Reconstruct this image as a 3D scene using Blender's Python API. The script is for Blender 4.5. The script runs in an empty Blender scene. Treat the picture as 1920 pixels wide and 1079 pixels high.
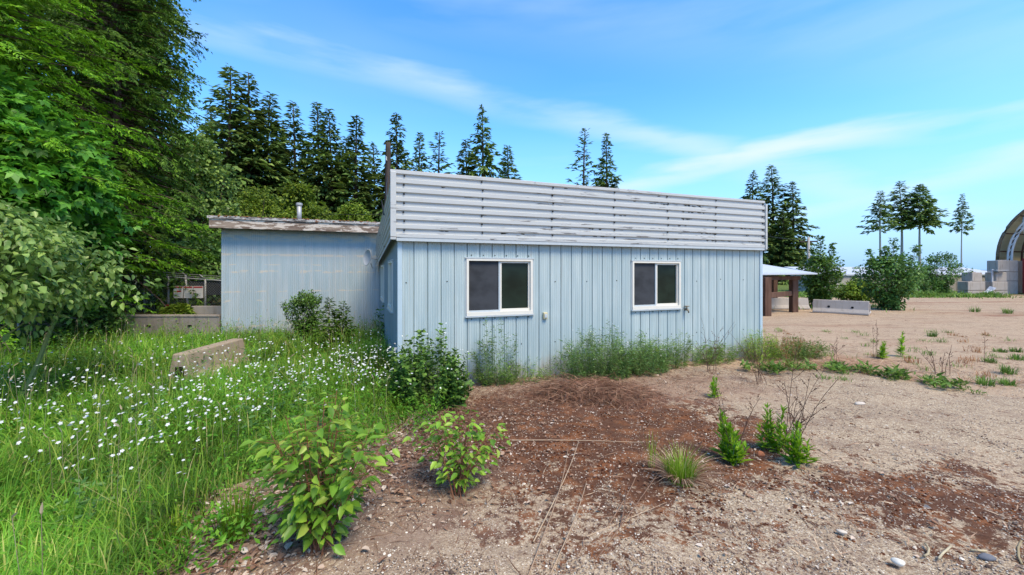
import bpy, math
import numpy as np
from math import radians as R, pi, sin, cos

# ------------------------------------------------------------------ camera, sky, sun, exposure
S = bpy.context.scene
COL = S.collection
CAM_H = 1.7
FPX, CXP, HZP = 746.7, 960.0, 511.0          # focal length, centre and horizon of the photo (1920 wide)
cd = bpy.data.cameras.new('camera'); cam = bpy.data.objects.new('camera', cd); COL.objects.link(cam)
cam.location = (0, 0, CAM_H); cam.rotation_euler = (R(90), 0, 0)
cd.lens = 14.0; cd.sensor_width = 36.0; cd.shift_y = -0.0148; cd.clip_end = 3000; cd.clip_start = 0.05
S.camera = cam
SUN_EL, SUN_AZ = 57.0, 140.0                 # azimuth clockwise from +Y: behind the camera, to the right
W = bpy.data.worlds.new("World"); S.world = W; W.use_nodes = True
nt = W.node_tree; nt.nodes.clear()
def wn(t, **k):
    n = nt.nodes.new(t)
    for a, b in k.items(): setattr(n, a, b)
    return n
def wl(a, b): nt.links.new(a, b)
out = wn('ShaderNodeOutputWorld'); bg = wn('ShaderNodeBackground'); bg.inputs[1].default_value = 0.105
wl(bg.outputs[0], out.inputs[0])
sky = wn('ShaderNodeTexSky'); sky.sky_type = 'NISHITA'; sky.sun_disc = False
sky.sun_elevation = R(SUN_EL); sky.sun_rotation = R(SUN_AZ); sky.altitude = 300; sky.air_density = 1.0; sky.dust_density = 0.35; sky.ozone_density = 1.6
hs = wn('ShaderNodeHueSaturation'); hs.inputs['Saturation'].default_value = 1.34; hs.inputs['Value'].default_value = 1.0
wl(sky.outputs[0], hs.inputs['Color'])
tc = wn('ShaderNodeTexCoord')
def cloud(rot, scale, lo, hi, amt, detail=5, dist=0.6):
    mp = wn('ShaderNodeMapping'); mp.inputs['Rotation'].default_value = rot; mp.inputs['Scale'].default_value = scale
    wl(tc.outputs['Generated'], mp.inputs['Vector'])
    nz = wn('ShaderNodeTexNoise'); nz.inputs['Scale'].default_value = 1.0; nz.inputs['Detail'].default_value = detail
    nz.inputs['Roughness'].default_value = 0.5; nz.inputs['Distortion'].default_value = dist
    wl(mp.outputs[0], nz.inputs['Vector'])
    mr = wn('ShaderNodeMapRange'); mr.interpolation_type = 'SMOOTHSTEP'
    mr.inputs['From Min'].default_value = lo; mr.inputs['From Max'].default_value = hi; mr.inputs['To Max'].default_value = amt
    wl(nz.outputs[0], mr.inputs['Value']); return mr.outputs[0]
c1 = cloud((0, R(28), R(10)), (1.1, 2.0, 7.5), 0.52, 0.88, 0.32)
c2 = cloud((0, R(24), R(-20)), (0.9, 1.4, 3.0), 0.48, 0.92, 0.25, 3, 0.3)
mx = wn('ShaderNodeMath', operation='MAXIMUM'); wl(c1, mx.inputs[0]); wl(c2, mx.inputs[1])
def streak(nv, off, wid, amt, nrot, seed):       # one long cirrus band across the sky
    nz2 = wn('ShaderNodeTexNoise'); nz2.inputs['Scale'].default_value = 3.5; nz2.inputs['Detail'].default_value = 6
    mp = wn('ShaderNodeMapping'); mp.inputs['Rotation'].default_value = nrot; mp.inputs['Scale'].default_value = (.7, .7, 4); mp.inputs['Location'].default_value = (seed, 0, 0)
    wl(tc.outputs['Generated'], mp.inputs['Vector']); wl(mp.outputs[0], nz2.inputs['Vector'])
    dt = wn('ShaderNodeVectorMath', operation='DOT_PRODUCT'); dt.inputs[1].default_value = nv; wl(tc.outputs['Generated'], dt.inputs[0])
    ad = wn('ShaderNodeMath', operation='MULTIPLY_ADD'); ad.inputs[1].default_value = .10; wl(nz2.outputs[0], ad.inputs[0]); wl(dt.outputs['Value'], ad.inputs[2])
    sb = wn('ShaderNodeMath', operation='SUBTRACT'); sb.inputs[1].default_value = off + .05; wl(ad.outputs[0], sb.inputs[0])
    ab = wn('ShaderNodeMath', operation='ABSOLUTE'); wl(sb.outputs[0], ab.inputs[0])
    r1 = wn('ShaderNodeMapRange'); r1.interpolation_type = 'SMOOTHSTEP'; r1.inputs['From Min'].default_value = wid; r1.inputs['From Max'].default_value = 0; r1.inputs['To Max'].default_value = amt; wl(ab.outputs[0], r1.inputs['Value'])
    r2 = wn('ShaderNodeMapRange'); r2.inputs['From Min'].default_value = .3; r2.inputs['From Max'].default_value = .62; wl(nz2.outputs[0], r2.inputs['Value'])
    ml = wn('ShaderNodeMath', operation='MULTIPLY'); wl(r1.outputs[0], ml.inputs[0]); wl(r2.outputs[0], ml.inputs[1]); return ml.outputs[0]
cur = mx.outputs[0]
for q in (streak((.208, .148, -.967), 0, .036, .95, (0, R(12), 0), 1), streak((.222, -.01, -.975), 0, .034, .7, (0, R(13), 0), 4), streak((-.225, .374, -.9), 0, .05, .55, (0, R(-14), 0), 7), streak((-.1, .45, -.88), -.12, .14, .22, (0, R(-8), 0), 9)):
    m_ = wn('ShaderNodeMath', operation='MAXIMUM'); wl(cur, m_.inputs[0]); wl(q, m_.inputs[1]); cur = m_.outputs[0]
sep = wn('ShaderNodeSeparateXYZ'); wl(tc.outputs['Generated'], sep.inputs[0])
hzr = wn('ShaderNodeMapRange'); hzr.interpolation_type = 'SMOOTHSTEP'
hzr.inputs['From Min'].default_value = -0.05; hzr.inputs['From Max'].default_value = 0.36
hzr.inputs['To Min'].default_value = 0.97; hzr.inputs['To Max'].default_value = 0.0
wl(sep.outputs['Z'], hzr.inputs['Value'])
mixh = wn('ShaderNodeMix', data_type='RGBA'); mixh.inputs['B'].default_value = (.72, 1.62, 3.0, 1)
wl(hzr.outputs[0], mixh.inputs['Factor']); wl(hs.outputs[0], mixh.inputs['A'])
mixc = wn('ShaderNodeMix', data_type='RGBA'); mixc.inputs['B'].default_value = (2.2, 2.7, 3.15, 1)
wl(cur, mixc.inputs['Factor']); wl(mixh.outputs['Result'], mixc.inputs['A']); wl(mixc.outputs['Result'], bg.inputs[0])
sd = bpy.data.lights.new('sun', 'SUN'); so = bpy.data.objects.new('sun', sd); COL.objects.link(so)
sd.energy = 1.5; sd.angle = R(24); sd.color = (1.0, 0.87, 0.63)
so.rotation_euler = (R(90 - SUN_EL), 0, R(180 - SUN_AZ))
S.view_settings.view_transform = 'Standard'; S.view_settings.look = 'None'; S.view_settings.gamma = 1.0
S.view_settings.use_curve_mapping = False
S.view_settings.exposure = 1.80
S.cycles.max_bounces = 6; S.cycles.diffuse_bounces = 3; S.cycles.glossy_bounces = 2; S.cycles.transmission_bounces = 4; S.cycles.transparent_max_bounces = 8

# ------------------------------------------------------------------ helpers
def G(x, y, z=0.0):                          # photo pixel -> point on the ground
    d = FPX * (CAM_H - z) / (y - HZP); return np.array(((x - CXP) / FPX * d, d, z))
def PX(x, y, d):                             # photo pixel at depth d
    return np.array(((x - CXP) / FPX * d, d, CAM_H - (y - HZP) / FPX * d))
def nrm(a): return a / np.maximum(np.linalg.norm(a, axis=-1, keepdims=True), 1e-9)
FOL = {}
class Geo:
    def __init__(s): s.v = []; s.f = []; s.n = 0
    def add(s, V, faces, mi=0):
        V = np.asarray(V, float).reshape(-1, 3); s.v.append(V)
        if isinstance(faces, np.ndarray): faces = [faces]
        for f in faces:
            f = np.asarray(f, int)
            if f.ndim == 1: f = f[None]
            s.f.append((f + s.n, mi))
        s.n += len(V)
    def build(s, name, mats, parent=None, smooth=False, bevel=0):
        me = bpy.data.meshes.new(name)
        V = np.concatenate(s.v); me.vertices.add(len(V)); me.vertices.foreach_set('co', V.astype(np.float32).ravel())
        loops = np.concatenate([f.ravel() for f, _ in s.f]); sizes = np.concatenate([np.full(len(f), f.shape[1]) for f, _ in s.f])
        mi = np.concatenate([np.full(len(f), m) for f, m in s.f])
        me.loops.add(len(loops)); me.loops.foreach_set('vertex_index', loops.astype(np.int32))
        me.polygons.add(len(sizes)); st = np.concatenate([[0], np.cumsum(sizes)[:-1]])
        me.polygons.foreach_set('loop_start', st.astype(np.int32))
        me.polygons.foreach_set('material_index', mi.astype(np.int32))
        sm_ = smooth or (mats in FOL.values() if not isinstance(mats, (list, tuple)) else False)
        me.polygons.foreach_set('use_smooth', np.full(len(sizes), sm_, bool))
        me.update(calc_edges=True)
        for m in (mats if isinstance(mats, (list, tuple)) else [mats]): me.materials.append(m)
        o = bpy.data.objects.new(name, me); COL.objects.link(o)
        if parent is not None: o.parent = parent
        if bevel:
            b = o.modifiers.new('bevel', 'BEVEL'); b.width = bevel; b.segments = 2; b.limit_method = 'ANGLE'
        return o
    def box(s, c, size, rz=0.0, mi=0, taper=(1, 1)):
        x, y, z = np.array(size) / 2.0; q = []
        for sz in (-1, 1):
            tx, ty = (1, 1) if sz < 0 else taper
            for sx, sy in ((-1, -1), (1, -1), (1, 1), (-1, 1)): q.append((sx * x * tx, sy * y * ty, sz * z))
        q = np.array(q); ca, sa = cos(rz), sin(rz)
        q = np.stack([q[:, 0] * ca - q[:, 1] * sa, q[:, 0] * sa + q[:, 1] * ca, q[:, 2]], 1) + np.array(c)
        s.add(q, np.array([(3, 2, 1, 0), (4, 5, 6, 7), (0, 1, 5, 4), (1, 2, 6, 5), (2, 3, 7, 6), (3, 0, 4, 7)]), mi)
    def span(s, lo, hi, mi=0):
        lo = np.array(lo, float); hi = np.array(hi, float); s.box((lo + hi) / 2, hi - lo, 0, mi)
    def tube(s, path, rad, n=6, mi=0, caps=True):
        path = np.asarray(path, float); m = len(path); rad = np.broadcast_to(rad, (m,))
        t = nrm(np.gradient(path, axis=0)); ref = np.where(np.abs(t[:, 2:3]) > 0.9, np.array([[1., 0, 0]]), np.array([[0, 0, 1.]]))
        a = nrm(np.cross(t, ref)); b = np.cross(t, a); th = np.arange(n) * 2 * pi / n
        V = path[:, None] + rad[:, None, None] * (np.cos(th)[None, :, None] * a[:, None] + np.sin(th)[None, :, None] * b[:, None])
        i = np.arange(m - 1)[:, None] * n; j = np.arange(n)[None]; k = (j + 1) % n
        F = np.stack([i + j, i + k, i + n + k, i + n + j], -1).reshape(-1, 4)
        fs = [F]
        if caps: fs += [np.arange(n)[::-1], (m - 1) * n + np.arange(n)]
        s.add(V.reshape(-1, 3), fs, mi)
    def prism(s, poly, h0, h1, axis='z', mi=0):       # polygon extruded along an axis
        p = np.asarray(poly, float); n = len(p)
        def at(h):
            hh = np.full((n, 1), h)
            return {'z': np.hstack([p, hh]), 'x': np.hstack([hh, p]), 'y': np.hstack([p[:, :1], hh, p[:, 1:]])}[axis]
        j = np.arange(n); k = (j + 1) % n
        s.add(np.vstack([at(h0), at(h1)]), [np.stack([j, k, k + n, j + n], 1), np.arange(n)[::-1], n + np.arange(n)], mi)
    def leaves(s, P, D, N, L, Wd, detail=0, fold=0.18, droop=0.12, mi=0):
        P = np.asarray(P, float); n = len(P)
        if n == 0: return
        D = nrm(np.asarray(D, float)); Sd = nrm(np.cross(D, N)); U = np.cross(Sd, D)
        L = np.broadcast_to(L, (n,))[:, None]; Wd = np.broadcast_to(Wd, (n,))[:, None] * 0.5
        b = np.arange(n)[:, None]
        if detail == 0:
            V = np.stack([P, P + .45 * L * D + Wd * Sd + fold * Wd * U, P + L * D - droop * L * U, P + .45 * L * D - Wd * Sd + fold * Wd * U], 1)
            s.add(V.reshape(-1, 3), b * 4 + np.arange(4)[None], mi)
        else:
            m1 = P + .28 * L * D; m2 = P + .65 * L * D - droop * .4 * L * U
            V = np.stack([P, m1 + Wd * Sd + fold * Wd * U, m2 + .78 * Wd * Sd + fold * Wd * U, P + L * D - droop * L * U,
                          m2 - .78 * Wd * Sd + fold * Wd * U, m1 - Wd * Sd + fold * Wd * U], 1)
            s.add(V.reshape(-1, 3), [b * 6 + np.array([[0, 1, 2, 3]]), b * 6 + np.array([[0, 3, 4, 5]])], mi)
    def blades(s, P, H, ang, bend, Wd, mi=0):
        P = np.asarray(P, float); n = len(P); H = np.broadcast_to(H, (n,))[:, None]; bend = np.broadcast_to(bend, (n,))[:, None]
        Wd = np.broadcast_to(Wd, (n,))[:, None] * .5
        d = np.stack([np.cos(ang), np.sin(ang), np.zeros(n)], 1); sd_ = np.stack([-np.sin(ang), np.cos(ang), np.zeros(n)], 1)
        up = np.array([[0, 0, 1.]])
        def q(t): return P + up * H * (t - .35 * bend * t ** 2.2) + d * H * bend * t ** 2
        q1, q2, q3 = q(.4), q(.75), q(1.0)
        V = np.stack([P - sd_ * Wd, P + sd_ * Wd, q1 - sd_ * Wd * .9, q1 + sd_ * Wd * .9, q2 - sd_ * Wd * .6, q2 + sd_ * Wd * .6, q3], 1)
        b = np.arange(n)[:, None] * 7
        s.add(V.reshape(-1, 3), [b + np.array([[0, 1, 3, 2]]), b + np.array([[2, 3, 5, 4]]), b + np.array([[4, 5, 6]])], mi)
    def lumps(s, P, rad, rg, flat=0.6, mi=0):         # many small rough stones
        n = len(P); t = (1 + 5 ** .5) / 2
        b = nrm(np.array([(-1, t, 0), (1, t, 0), (-1, -t, 0), (1, -t, 0), (0, -1, t), (0, 1, t), (0, -1, -t), (0, 1, -t), (t, 0, -1), (t, 0, 1), (-t, 0, -1), (-t, 0, 1)], float))
        F = np.array([(0, 11, 5), (0, 5, 1), (0, 1, 7), (0, 7, 10), (0, 10, 11), (1, 5, 9), (5, 11, 4), (11, 10, 2), (10, 7, 6), (7, 1, 8), (3, 9, 4), (3, 4, 2), (3, 2, 6), (3, 6, 8), (3, 8, 9), (4, 9, 5), (2, 4, 11), (6, 2, 10), (8, 6, 7), (9, 8, 1)])
        sc = np.stack([rg.uniform(.7, 1.3, n), rg.uniform(.6, 1.1, n), flat * rg.uniform(.7, 1.2, n)], 1)
        V = b[None] * rg.uniform(.8, 1.2, (n, 12, 1)) * sc[:, None] * np.broadcast_to(rad, (n,))[:, None, None]
        a = rg.uniform(0, 2 * pi, n)[:, None]; x = V[..., 0] * np.cos(a) - V[..., 1] * np.sin(a); y = V[..., 0] * np.sin(a) + V[..., 1] * np.cos(a)
        V = np.stack([x, y, V[..., 2]], -1) + np.asarray(P)[:, None]
        s.add(V.reshape(-1, 3), (np.arange(n)[:, None, None] * 12 + F[None]).reshape(-1, 3), mi)
def rg_(seed): return np.random.default_rng(seed)
def tag(o, label, cat, group=None, kind=None):
    if label: o['label'] = label
    if cat: o['category'] = cat
    if group: o['group'] = group
    if kind: o['kind'] = kind
    return o
def empty(name, loc, label, cat, group=None, rz=0.0):
    o = bpy.data.objects.new(name, None); COL.objects.link(o); o.location = tuple(loc); o.rotation_euler = (0, 0, rz); o.empty_display_size = .2
    return tag(o, label, cat, group)
def copy_tree(o, loc, rz, sc, label):
    c = o.copy(); COL.objects.link(c); c.location = tuple(loc); c.rotation_euler = (0, 0, rz)
    c.scale = (sc, sc, sc) if np.isscalar(sc) else sc
    c['label'] = label
    for ch in [x for x in bpy.data.objects if x.parent == o]:
        k = ch.copy(); COL.objects.link(k); k.parent = c
    return c
def in_poly(p, poly):
    x, y = p[:, 0], p[:, 1]; r = np.zeros(len(p), bool); n = len(poly)
    for i in range(n):
        x0, y0 = poly[i]; x1, y1 = poly[(i + 1) % n]
        c = ((y0 > y) != (y1 > y)); r ^= c & (x < (x1 - x0) * (y - y0) / ((y1 - y0) if y1 != y0 else 1e-9) + x0)
    return r
def vnoise(x, y, seed=0):                         # cheap smooth value noise
    rg = rg_(seed); T = rg.uniform(0, 1, (64, 64)); xi = np.floor(x).astype(int); yi = np.floor(y).astype(int)
    fx = x - xi; fy = y - yi; fx = fx * fx * (3 - 2 * fx); fy = fy * fy * (3 - 2 * fy)
    g = lambda i, j: T[i % 64, j % 64]
    return (g(xi, yi) * (1 - fx) + g(xi + 1, yi) * fx) * (1 - fy) + (g(xi, yi + 1) * (1 - fx) + g(xi + 1, yi + 1) * fx) * fy

# ------------------------------------------------------------------ materials
class M:
    def __init__(s, name):
        s.m = bpy.data.materials.new(name); s.m.use_nodes = True; s.t = s.m.node_tree; s.t.nodes.clear()
        s.out = s.n('ShaderNodeOutputMaterial'); s.b = s.n('ShaderNodeBsdfPrincipled'); s.l(s.b.outputs[0], s.out.inputs[0])
    def n(s, t, **k):
        x = s.t.nodes.new(t)
        for a, b in k.items(): setattr(x, a, b)
        return x
    def l(s, a, b): s.t.links.new(a, b)
    def pos(s, obj=True):
        if obj: return s.n('ShaderNodeTexCoord').outputs['Object']
        return s.n('ShaderNodeNewGeometry').outputs['Position']
    def mapped(s, v, scale, rot=(0, 0, 0), loc=(0, 0, 0)):
        m = s.n('ShaderNodeMapping'); m.inputs['Scale'].default_value = scale; m.inputs['Rotation'].default_value = rot; m.inputs['Location'].default_value = loc
        s.l(v, m.inputs['Vector']); return m.outputs[0]
    def noise(s, v, scale, detail=4, rough=.55, dist=0):
        x = s.n('ShaderNodeTexNoise'); x.inputs['Scale'].default_value = scale; x.inputs['Detail'].default_value = detail
        x.inputs['Roughness'].default_value = rough; x.inputs['Distortion'].default_value = dist
        s.l(v, x.inputs['Vector']); return x.outputs[0]
    def vor(s, v, scale, outn='Color', feature='F1'):
        x = s.n('ShaderNodeTexVoronoi', feature=feature); x.inputs['Scale'].default_value = scale; s.l(v, x.inputs['Vector']); return x.outputs[outn]
    def rng(s, v, a, b, c=0, d=1, smooth=True):
        x = s.n('ShaderNodeMapRange')
        if smooth: x.interpolation_type = 'SMOOTHSTEP'
        for k, q in zip(('From Min', 'From Max', 'To Min', 'To Max'), (a, b, c, d)): x.inputs[k].default_value = q
        s.l(v, x.inputs['Value']); return x.outputs[0]
    def math(s, op, a, b=None, c=None):
        x = s.n('ShaderNodeMath', operation=op)
        for i, q in enumerate((a, b, c)):
            if q is None: continue
            if isinstance(q, (int, float)): x.inputs[i].default_value = q
            else: s.l(q, x.inputs[i])
        return x.outputs[0]
    def mix(s, f, a, b, mode='MIX'):
        x = s.n('ShaderNodeMix', data_type='RGBA', blend_type=mode)
        for k, q in (('Factor', f), ('A', a), ('B', b)):
            if isinstance(q, (int, float)): x.inputs[k].default_value = q
            elif isinstance(q, (tuple, list)): x.inputs[k].default_value = tuple(q) + ((1,) if len(q) == 3 else ())
            else: s.l(q, x.inputs[k])
        return x.outputs['Result']
    def ramp(s, v, stops):
        x = s.n('ShaderNodeValToRGB'); e = x.color_ramp.elements
        while len(e) < len(stops): e.new(.5)
        for q, (p, c) in zip(e, stops): q.position = p; q.color = tuple(c) + (1,)
        s.l(v, x.inputs[0]); return x.outputs[0]
    def island(s): return s.n('ShaderNodeNewGeometry').outputs['Random Per Island']
    def done(s, col=None, rough=.8, spec=.25, bump=None, bs=.3, bd=.01, metal=0):
        if col is not None:
            if isinstance(col, (tuple, list)): s.b.inputs['Base Color'].default_value = tuple(col) + (1,)
            else: s.l(col, s.b.inputs['Base Color'])
        if isinstance(rough, (int, float)): s.b.inputs['Roughness'].default_value = rough
        else: s.l(rough, s.b.inputs['Roughness'])
        s.b.inputs['Specular IOR Level'].default_value = spec; s.b.inputs['Metallic'].default_value = metal
        if bump is not None:
            x = s.n('ShaderNodeBump'); x.inputs['Strength'].default_value = bs; x.inputs['Distance'].default_value = bd
            s.l(bump, x.inputs['Height']); s.l(x.outputs[0], s.b.inputs['Normal'])
        return s.m
def foliage(name, stops, trans=.35, rough=.55, spec=.25, clump=.8, cl_amt=.35):
    m = M(name); c = m.ramp(m.island(), stops)
    nz = m.noise(m.pos(False), clump, 2); v = m.rng(nz, .3, .7, 1 - cl_amt, 1 + cl_amt * .6)
    oi = m.n('ShaderNodeObjectInfo'); v2 = m.rng(oi.outputs['Random'], 0, 1, .85, 1.15, False); v = m.math('MULTIPLY', v, v2)
    h = m.n('ShaderNodeHueSaturation'); m.l(c, h.inputs['Color']); m.l(v, h.inputs['Value']); c = h.outputs[0]
    m.done(c, rough, spec)
    t = m.n('ShaderNodeBsdfTranslucent'); m.l(c, t.inputs['Color'])
    mx_ = m.n('ShaderNodeMixShader'); mx_.inputs[0].default_value = trans
    m.l(m.b.outputs[0], mx_.inputs[1]); m.l(t.outputs[0], mx_.inputs[2]); m.l(mx_.outputs[0], m.out.inputs[0])
    return m.m
def plain(name, col, rough=.7, spec=.25, var=.15, scale=6, metal=0):
    m = M(name); nz = m.noise(m.pos(), scale, 5)
    a = tuple(x * (1 - var) for x in col); b = tuple(min(1, x * (1 + var)) for x in col)
    return m.done(m.mix(nz, a, b), rough, spec, nz, .15, .01, metal)
FOL['fir'] = foliage('fir_needles', [(0, (0.027, 0.051, 0.015)), (.5, (0.051, 0.093, 0.021)), (1, (0.093, 0.145, 0.033))], .2, .6, .2, .35)
FOL['fir_far'] = foliage('far_fir_needles', [(0, (0.07, 0.128, 0.04)), (0.5, (0.111, 0.196, 0.043)), (1, (0.219, 0.289, 0.067))], .2, .6, .2, .3)
FOL['hemlock'] = foliage('hemlock_needles', [(0, (0.047, 0.1, 0.013)), (0.5, (0.091, 0.19, 0.02)), (1, (0.182, 0.34, 0.037))], .3, .6, .2, .9)
FOL['bright'] = foliage('fresh_needles', [(0, (0.068, 0.174, 0.010)), (.5, (0.136, 0.319, 0.014)), (1, (0.255, 0.493, 0.024))], .35, .55, .25, 1.2)
FOL['maple'] = foliage('maple_leaf', [(0, (0.051, 0.162, 0.013)), (.5, (0.085, 0.257, 0.020)), (1, (0.153, 0.378, 0.033))], .4, .45, .35, 1.5)
FOL['poplar'] = foliage('poplar_leaf', [(0, (0.051, 0.112, 0.018)), (.5, (0.085, 0.180, 0.026)), (1, (0.170, 0.285, 0.052))], .35, .5, .35, .7)
FOL['pale'] = foliage('pale_leaf', [(0, (0.093, 0.175, 0.036)), (0.5, (0.173, 0.282, 0.053)), (1, (0.319, 0.443, 0.107))], .35, .4, .4, 1.5, .25)
FOL['light'] = foliage('light_shrub_leaf', [(0, (0.090, 0.154, 0.014)), (.5, (0.165, 0.266, 0.024)), (1, (0.285, 0.364, 0.042))], .35, .55, .25, .8)
FOL['shrub'] = foliage('shrub_leaf', [(0, (0.052, 0.129, 0.026)), (0.5, (0.103, 0.224, 0.046)), (1, (0.207, 0.362, 0.079))], .3, .5, .35, 1.2)
FOL['bramble'] = foliage('bramble_leaf', [(0, (0.048, 0.104, 0.020)), (.5, (0.095, 0.192, 0.031)), (1, (0.190, 0.320, 0.056))], .3, .5, .3, 3)
FOL['sapling'] = foliage('sapling_leaf', [(0, (0.101, 0.222, 0.024)), (0.4, (0.202, 0.399, 0.036)), (0.8, (0.336, 0.531, 0.055)), (1, (0.4, 0.52, 0.08))], .4, .42, .4, 5, .25)
FOL['grass'] = foliage('grass_blade', [(0, (0.071, 0.193, 0.015)), (0.5, (0.143, 0.341, 0.025)), (0.9, (0.269, 0.46, 0.049)), (1, (0.522, 0.489, 0.147))], .4, .5, .25, .8, .62)
FOL['cover'] = foliage('clover_leaf', [(0, (0.078, 0.233, 0.017)), (0.6, (0.138, 0.364, 0.024)), (1, (0.259, 0.48, 0.048))], .4, .5, .25, 2, .3)
FOL['weed'] = foliage('weed_leaf', [(0, (0.091, 0.175, 0.028)), (.5, (0.143, 0.263, 0.039)), (1, (0.247, 0.362, 0.077))], .35, .5, .25, 3, .3)
FOL['feather'] = foliage('feathery_weed', [(0, (0.075, 0.160, 0.039)), (.5, (0.120, 0.246, 0.058)), (1, (0.225, 0.334, 0.104))], .35, .5, .25, 3, .3)
FOL['rosette'] = foliage('rosette_leaf', [(0, (0.129, 0.29, 0.012)), (0.5, (0.229, 0.449, 0.018)), (1, (0.372, 0.581, 0.036))], .4, .45, .3, 6, .2)
FOL['tuft'] = foliage('tuft_blade', [(0, (0.138, 0.253, 0.01)), (0.6, (0.253, 0.414, 0.03)), (0.85, (0.368, 0.437, 0.06)), (1, (0.575, 0.483, 0.22))], .4, .5, .25, 5, .2)
FOL['straw'] = foliage('straw', [(0, (.20, .11, .075)), (.5, (.36, .23, .15)), (1, (.58, .44, .30))], .2, .7, .2, 4, .2)
FOL['duff'] = foliage('brown_thatch', [(0, (.10, .045, .028)), (.5, (.21, .105, .068)), (1, (.36, .22, .14))], .1, .8, .1, 4, .25)
FOL['rust'] = foliage('rusty_seed_weed', [(0, (.22, .08, .03)), (.5, (.34, .14, .05)), (1, (.42, .26, .12))], .25, .7, .15, 4, .2)
FOL['litter'] = foliage('dead_leaf', [(0, (.16, .075, .045)), (.35, (.36, .22, .15)), (.7, (.56, .42, .32)), (1, (.74, .64, .54))], .2, .75, .15, 6, .15)
FOL['petal'] = foliage('white_petal', [(0, (.72, .72, .68)), (1, (.88, .88, .86))], .3, .6, .2, 4, .05)
FOL['yellow'] = foliage('yellow_petal', [(0, (.8, .6, .02)), (1, (.85, .65, .03))], .3, .6, .2, 4, .05)
FOL['seed'] = foliage('seed_head', [(0, (.35, .27, .15)), (1, (.62, .53, .36))], .3, .7, .2, 4, .1)
FOL['twig'] = foliage('brown_twig', [(0, (.06, .03, .022)), (1, (.15, .085, .06))], 0, .8, .15, 4, .2)
BARK = plain('bark', (.085, .06, .045), .9, .1, .4, 5)
BARK_PALE = plain('pale_bark', (.34, .31, .28), .9, .1, .25, 5)
REDSTEM = plain('red_stem', (.20, .085, .045), .7, .2, .3, 8)
GREENSTEM = plain('green_stem', (.14, .18, .06), .7, .2, .3, 8)

def paint_metal(name, base, pale, dark, streak=(14, 14, .7), tan=None, top=None):
    m = M(name); p = m.pos()
    st = m.noise(m.mapped(p, streak), 1.0, 5, .6); big = m.noise(p, .9, 4)
    c = m.mix(m.rng(st, .35, .72), base, pale)
    c = m.mix(m.rng(big, .35, .75, 0, .55), c, dark)
    if top is not None:                                    # chalky run-off edge under the eaves
        sp = m.n('ShaderNodeSeparateXYZ'); m.l(p, sp.inputs[0])
        wv = m.noise(m.mapped(p, (2.6, 2.6, .01)), 1.0, 2)
        zt = m.math('ADD', sp.outputs['Z'], m.math('MULTIPLY', wv, -.18))
        e = m.math('MULTIPLY', m.rng(zt, top - .14, top - .09), m.rng(zt, top - .02, top - .085))
        c = m.mix(m.math('MULTIPLY', e, .35), c, (.72, .68, .58))
    if tan is not None:                                    # worn bare patches along the nail lines
        sp = m.n('ShaderNodeSeparateXYZ'); m.l(p, sp.inputs[0]); tot = None
        nb = m.noise(m.mapped(p, (3.0, 3.0, 9)), 1.0, 4, .6)
        for z0, w, lo in tan:
            band = m.rng(m.math('ABSOLUTE', m.math('SUBTRACT', sp.outputs['Z'], z0)), w, w * .3)
            q = m.math('MULTIPLY', band, m.rng(nb, lo, lo + .08)); tot = q if tot is None else m.math('MAXIMUM', tot, q)
        c = m.mix(m.math('MULTIPLY', tot, .75), c, (.58, .50, .40))
    pan = m.n('ShaderNodeTexWhiteNoise', noise_dimensions='1D'); sx = m.n('ShaderNodeSeparateXYZ'); m.l(p, sx.inputs[0])
    m.l(m.math('FLOOR', m.math('MULTIPLY', sx.outputs['X'], 5.0)), pan.inputs['W'])
    c = m.mix(m.math('MULTIPLY', pan.outputs[0], .22), c, dark)
    mud = m.math('ADD', sx.outputs['Z'], m.math('MULTIPLY', m.noise(m.mapped(p, (5, 5, 1.5)), 1, 5, .65), -.7))
    c = m.mix(m.rng(mud, -.02, -.28, 0, .6), c, (.30, .25, .20))
    run = m.noise(m.mapped(p, (22, 22, .35)), 1, 3, .6); c = m.mix(m.rng(run, .60, .72, 0, .4), c, (.33, .31, .27))
    rgh = m.rng(st, .3, .7, .45, .65)
    sp2 = m.noise(p, 90, 2); c = m.mix(m.rng(sp2, .70, .76, 0, .5), c, (.2, .17, .15))
    return m.done(c, rgh, .35)
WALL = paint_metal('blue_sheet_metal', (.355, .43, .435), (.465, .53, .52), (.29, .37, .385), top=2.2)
WALL_SHADED = paint_metal('blue_sheet_metal_shaded', (.20, .255, .285), (.26, .31, .335), (.17, .22, .25))  # same blue sheet as the front, darkened to put the side's shade into its colour
SHEDWALL = paint_metal('weathered_blue_metal', (.32, .405, .445), (.43, .48, .505), (.37, .40, .41), streak=(9, 9, .5),
                       tan=[(2.64, .17, .43), (2.16, .045, .42), (1.9, .022, .50), (1.72, .06, .50), (1.2, .03, .48), (.95, .3, .60), (.35, .25, .55)])
def fascia_mat():
    m = M('white_ribbed_metal'); p = m.pos()
    c = m.mix(m.noise(m.mapped(p, (.8, .8, 8)), 1, 4), (.40, .405, .395), (.50, .505, .49))
    nz = m.noise(m.mapped(p, (2.6, 2.6, 34)), 1.0, 5, .6); zone = m.noise(m.mapped(p, (.55, .55, 1.6), loc=(3, 0, 0)), 1, 2)
    k = m.math('MULTIPLY', m.rng(nz, .605, .62), m.rng(zone, .46, .52))
    c = m.mix(k, c, (.035, .03, .03)); c = m.mix(m.math('MULTIPLY', m.rng(nz, .56, .62), .3), c, (.42, .40, .38))
    return m.done(c, .42, .35)
FASC = fascia_mat()
WHITE = plain('white_vinyl', (.66, .62, .54), .45, .4, .06, 10)
GREYTRIM = plain('grey_trim', (.42, .46, .48), .55, .3, .15, 10)
TRIMBLUE = plain('blue_trim', (.40, .49, .54), .5, .35, .1, 8)
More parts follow.
